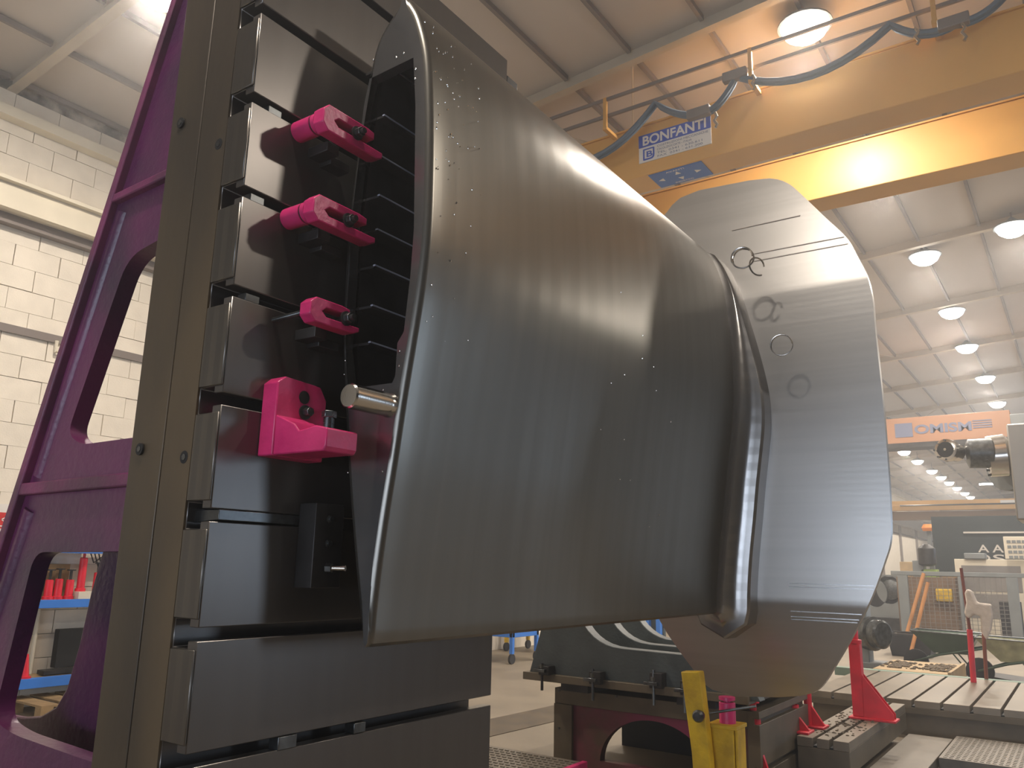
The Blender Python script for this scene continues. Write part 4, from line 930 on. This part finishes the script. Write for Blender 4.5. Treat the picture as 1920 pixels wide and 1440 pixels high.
m = MB(); m.box(gx(1752, 1080, 22.9), gx(1782, 1080, 22.9), 22.85, 23.0, 0.95, 1.25); tag(m.build('yellow_machine', M_yel, bevel=0.02), 'small yellow machine behind the wire mesh', 'machine')
# warning light
m = MB(); q = at(1741, 990, 'Y', 30); m.lathe(q, (0, 0, 1), [(-0.1, 0.18), (0.0, 0.22), (0.12, 0.15)], 14); tag(m.build('amber_beacon', mat('amber', (236, 140, 60), 0.4)), 'amber cap on a post by the distant wall', 'beacon')
m = MB(); m.box(q.x-0.06, q.x+0.06, 29.95, 30.05, 0, q.z-0.1); tag(m.build('steel_post', M_grey), 'grey post carrying the amber cap', 'post')
# broom sticks
for (a, b, y, lab) in (((1732, 1075), (1696, 1203), 20.0, 'long wooden broom handle leaning left'), ((1740, 1092), (1707, 1228), 18.5, 'second wooden handle leaning beside the broom')):
    pa = at(*a, 'Y', y); pb = at(*b, 'Z', 0.06); pa = at(*a, 'Y', pb.y+0.25); m = MB(); m.cyl(pb, pa, 0.042 if lab[0] == 'l' else 0.035, n=10)
    t = thing('broom', lab, 'broom', pb); m.build('handle', M_wood, t)
    m = MB(); m.box(pb.x-0.05, pb.x+0.05, pb.y-0.05, pb.y+0.05, pb.z-0.06, pb.z+0.04); m.build('ferrule', M_red if lab[0] == 's' else M_signw, t, bevel=0.01)
# black bin
q = at(1708, 1232, 'Z', 0.0)
t = thing('black_tub', 'open black tub on the floor left of the wheelbarrow', 'tub', q)
m = MB(); X0, X1 = q.x-0.42, q.x+0.42; Yq = q.y
pr = [(X0+0.08, 0.0), (X1-0.08, 0.0), (X1, 0.42), (X1-0.03, 0.42), (X1-0.1, 0.03), (X0+0.1, 0.03), (X0+0.03, 0.42), (X0, 0.42)]
m.prism([Vector(p) for p in pr], 'Y', Yq, Yq+0.7); m.box(X0+0.08, X1-0.08, Yq, Yq+0.03, 0, 0.40); m.box(X0+0.08, X1-0.08, Yq+0.67, Yq+0.7, 0, 0.40); m.build('tub_body', M_black, t)
m = MB(); m.tube([(X0, Yq, 0.42), (X1, Yq, 0.42), (X1, Yq+0.7, 0.42), (X0, Yq+0.7, 0.42)], 0.018, 6, closed=True); m.build('rim', M_dark, t)
m = MB(); q = at(1770, 1215, 'Z', 0.0); m.box(q.x-0.35, q.x+0.5, q.y, q.y+0.5, 0, 0.36); tag(m.build('grey_crate', M_grey, bevel=0.01), 'low grey metal crate behind the first wheelbarrow', 'crate')
# wheelbarrows
def barrow(cx, cy, label, col):
    t = thing('wheelbarrow', label, 'wheelbarrow', (cx, cy, 0), 'wheelbarrows')
    m = MB(); zt, zb = 0.66, 0.36
    top = [Vector(p) for p in ((cx-0.48, cy-0.32, zt+0.02), (cx+0.48, cy-0.36, zt), (cx+0.48, cy+0.36, zt), (cx-0.48, cy+0.32, zt+0.02))]
    bot = [Vector(p) for p in ((cx-0.18, cy-0.2, zb), (cx+0.30, cy-0.22, zb), (cx+0.30, cy+0.22, zb), (cx-0.18, cy+0.2, zb))]
    for off in (0.0, 0.014):
        T_ = [m.bm.verts.new(p+Vector((0, 0, off))) for p in top]; B_ = [m.bm.verts.new(p+Vector((0, 0, off))) for p in bot]
        for i in range(4): m.bm.faces.new((T_[i], T_[(i+1) % 4], B_[(i+1) % 4], B_[i]))
        m.bm.faces.new(B_)
    ty = m.build('tray', col, t)
    m = MB(); m.tube([p+Vector((0, 0, 0.01)) for p in top], 0.014, 6, closed=True); m.build('tray_rim', M_bolt, ty)
    for s in (-1, 1):
        m = MB(); m.tube([(cx-0.50, cy+s*0.06, 0.19), (cx-0.1, cy+s*0.2, 0.33), (cx+0.9, cy+s*0.3, 0.56)], 0.018, 8); m.build('handle_tube', M_green, t)
        m = MB(); m.tube([(cx+0.32, cy+s*0.24, 0.38), (cx+0.36, cy+s*0.26, 0.0)], 0.016, 8); m.tube([(cx+0.1, cy+s*0.22, 0.36), (cx+0.36, cy+s*0.26, 0.02)], 0.012, 8); m.build('leg', M_green, t)
    m = MB(); m.lathe((cx-0.48, cy-0.04, 0.19), (0, 1, 0), [(0, 0.15), (0.01, 0.19), (0.07, 0.19), (0.08, 0.15)], 24); m.build('wheel', M_black, t)
barrow(-2.02, 15.4, 'dark green wheelbarrow with an empty tray, the left one', M_green)
barrow(-1.02, 14.6, 'dusty wheelbarrow at the right edge with a dirty tray', mat('dusty_tray', (150, 150, 120), 0.5, 0.3, var=0.3, vscale=6))
# post with rag
rp_ = thing('red_post', 'red post stand with a white rag, in front of the wheelbarrows', 'post', at(1826, 1283, 'Z', 0.35))
q = at(1826, 1283, 'Z', 0.33); qt = at(1802, 1065, 'Y', q.y)
qm = at(1818, 1180, 'Y', q.y)
m = MB(); m.cyl((q.x, q.y, 0.352), (qm.x, q.y, qm.z), 0.032, n=10); m.build('lower_post', M_red, rp_)
m = MB(); m.cyl((qm.x, q.y, qm.z), (qt.x, q.y, qt.z), 0.018, n=10); m.build('upper_post', mat('rust_rod', (120, 60, 48), 0.6), rp_)
m = MB(); q2 = at(1850, 1277, 'Z', 0.33); q3 = at(1842, 1150, 'Y', q2.y)
m.cyl((q2.x, q2.y, 0.352), (q3.x, q2.y, q3.z), 0.022, n=10); tag(m.build('rusty_rod', mat('rust_rod2', (130, 70, 50), 0.6)), 'thin rusty rod standing right of the red post', 'rod')
m = MB()
rg = [(1813, 1104), (1822, 1108), (1832, 1130), (1858, 1133), (1862, 1150), (1858, 1180), (1850, 1200), (1842, 1188), (1838, 1155), (1826, 1152), (1816, 1160), (1808, 1150), (1812, 1130), (1809, 1112)]
m.prism([Vector((at(x, y, 'Y', q.y-0.06).x, at(x, y, 'Y', q.y-0.06).z)) for x, y in rg], 'Y', q.y-0.10, q.y+0.05)
ro = m.build('white_rag', M_rag, bevel=0.02, seg=3); tag(ro, 'crumpled whitish rag draped over the red post', 'rag')
# dirt tray (cardboard) behind bed
q = at(1700, 1256, 'Z', 0.36)
m = MB(); m.box(-2.55, -1.62, 12.3, 13.8, 0.30, 0.33); t = thing('cardboard_sheet', 'tan sheet strewn with dirt behind the long bed', 'sheet', (-2.1, 13, 0.3)); m.build('sheet', M_card, t, smooth=False)
m = MB(); m.box(-1.64, -1.60, 12.3, 13.8, 0.12, 0.36); m.build('side_flap', M_card, t, smooth=False)
m = MB(); m.box(-2.5, -1.7, 12.4, 13.7, 0.0, 0.298); tag(m.build('tray_box', M_dark, smooth=False), 'dark box carrying the tan dirt sheet', 'box')
m = MB()
for _ in range(240):
    x = random.choice((random.gauss(-2.35, 0.08), random.gauss(-1.85, 0.13))); y = random.uniform(12.6, 13.5); r = random.uniform(0.012, 0.045)
    x = min(max(x, -2.5), -1.68)
    bmesh.ops.create_icosphere(m.bm, subdivisions=1, radius=r, matrix=Matrix.Translation((x, y, 0.335)) @ Matrix.Diagonal((1, 1, 0.6, 1)))
tag(m.build('dirt_heap', M_dirt, smooth=False), 'heap of dirt and chips on the tan sheet', 'dirt', kind='stuff')
# shiny flanged pipe right of the big flange
fpq = at(1627, 1188, 'Y', 13.0)
t = thing('flanged_column', 'grey column with a round flange end right of the big flange', 'column', (fpq.x, 13, 0))
m = MB(); m.box(fpq.x-0.12, fpq.x+0.0, 13.0, 13.3, 0.32, 1.35); m.build('column_body', M_grey, t, bevel=0.01)
m = MB(); m.lathe((fpq.x-0.02, 13.1, fpq.z), (0.85, -0.5, 0), [(0, 0.24), (0.12, 0.24), (0.14, 0.20), (0.26, 0.20), (0.28, 0.17)], 30); m.build('round_flange', M_bolt, t)
m = MB(); m.box(fpq.x-0.2, fpq.x+0.18, 12.95, 13.4, 0.26, 0.34); m.build('foot', M_grey, t, bevel=0.01)
# low grey steps / kerb of the far machine floor
m = MB(); m.prism([at(1790, 1262, 'Z', 0.0).xy, at(1930, 1290, 'Z', 0).xy, at(1930, 1278, 'Z', 0).xy, at(1790, 1256, 'Z', 0).xy], 'Z', 0.0, 0.06)
tag(m.build('floor_kerb', M_dark, smooth=False), 'dark kerb on the floor under the wheelbarrows', 'kerb')
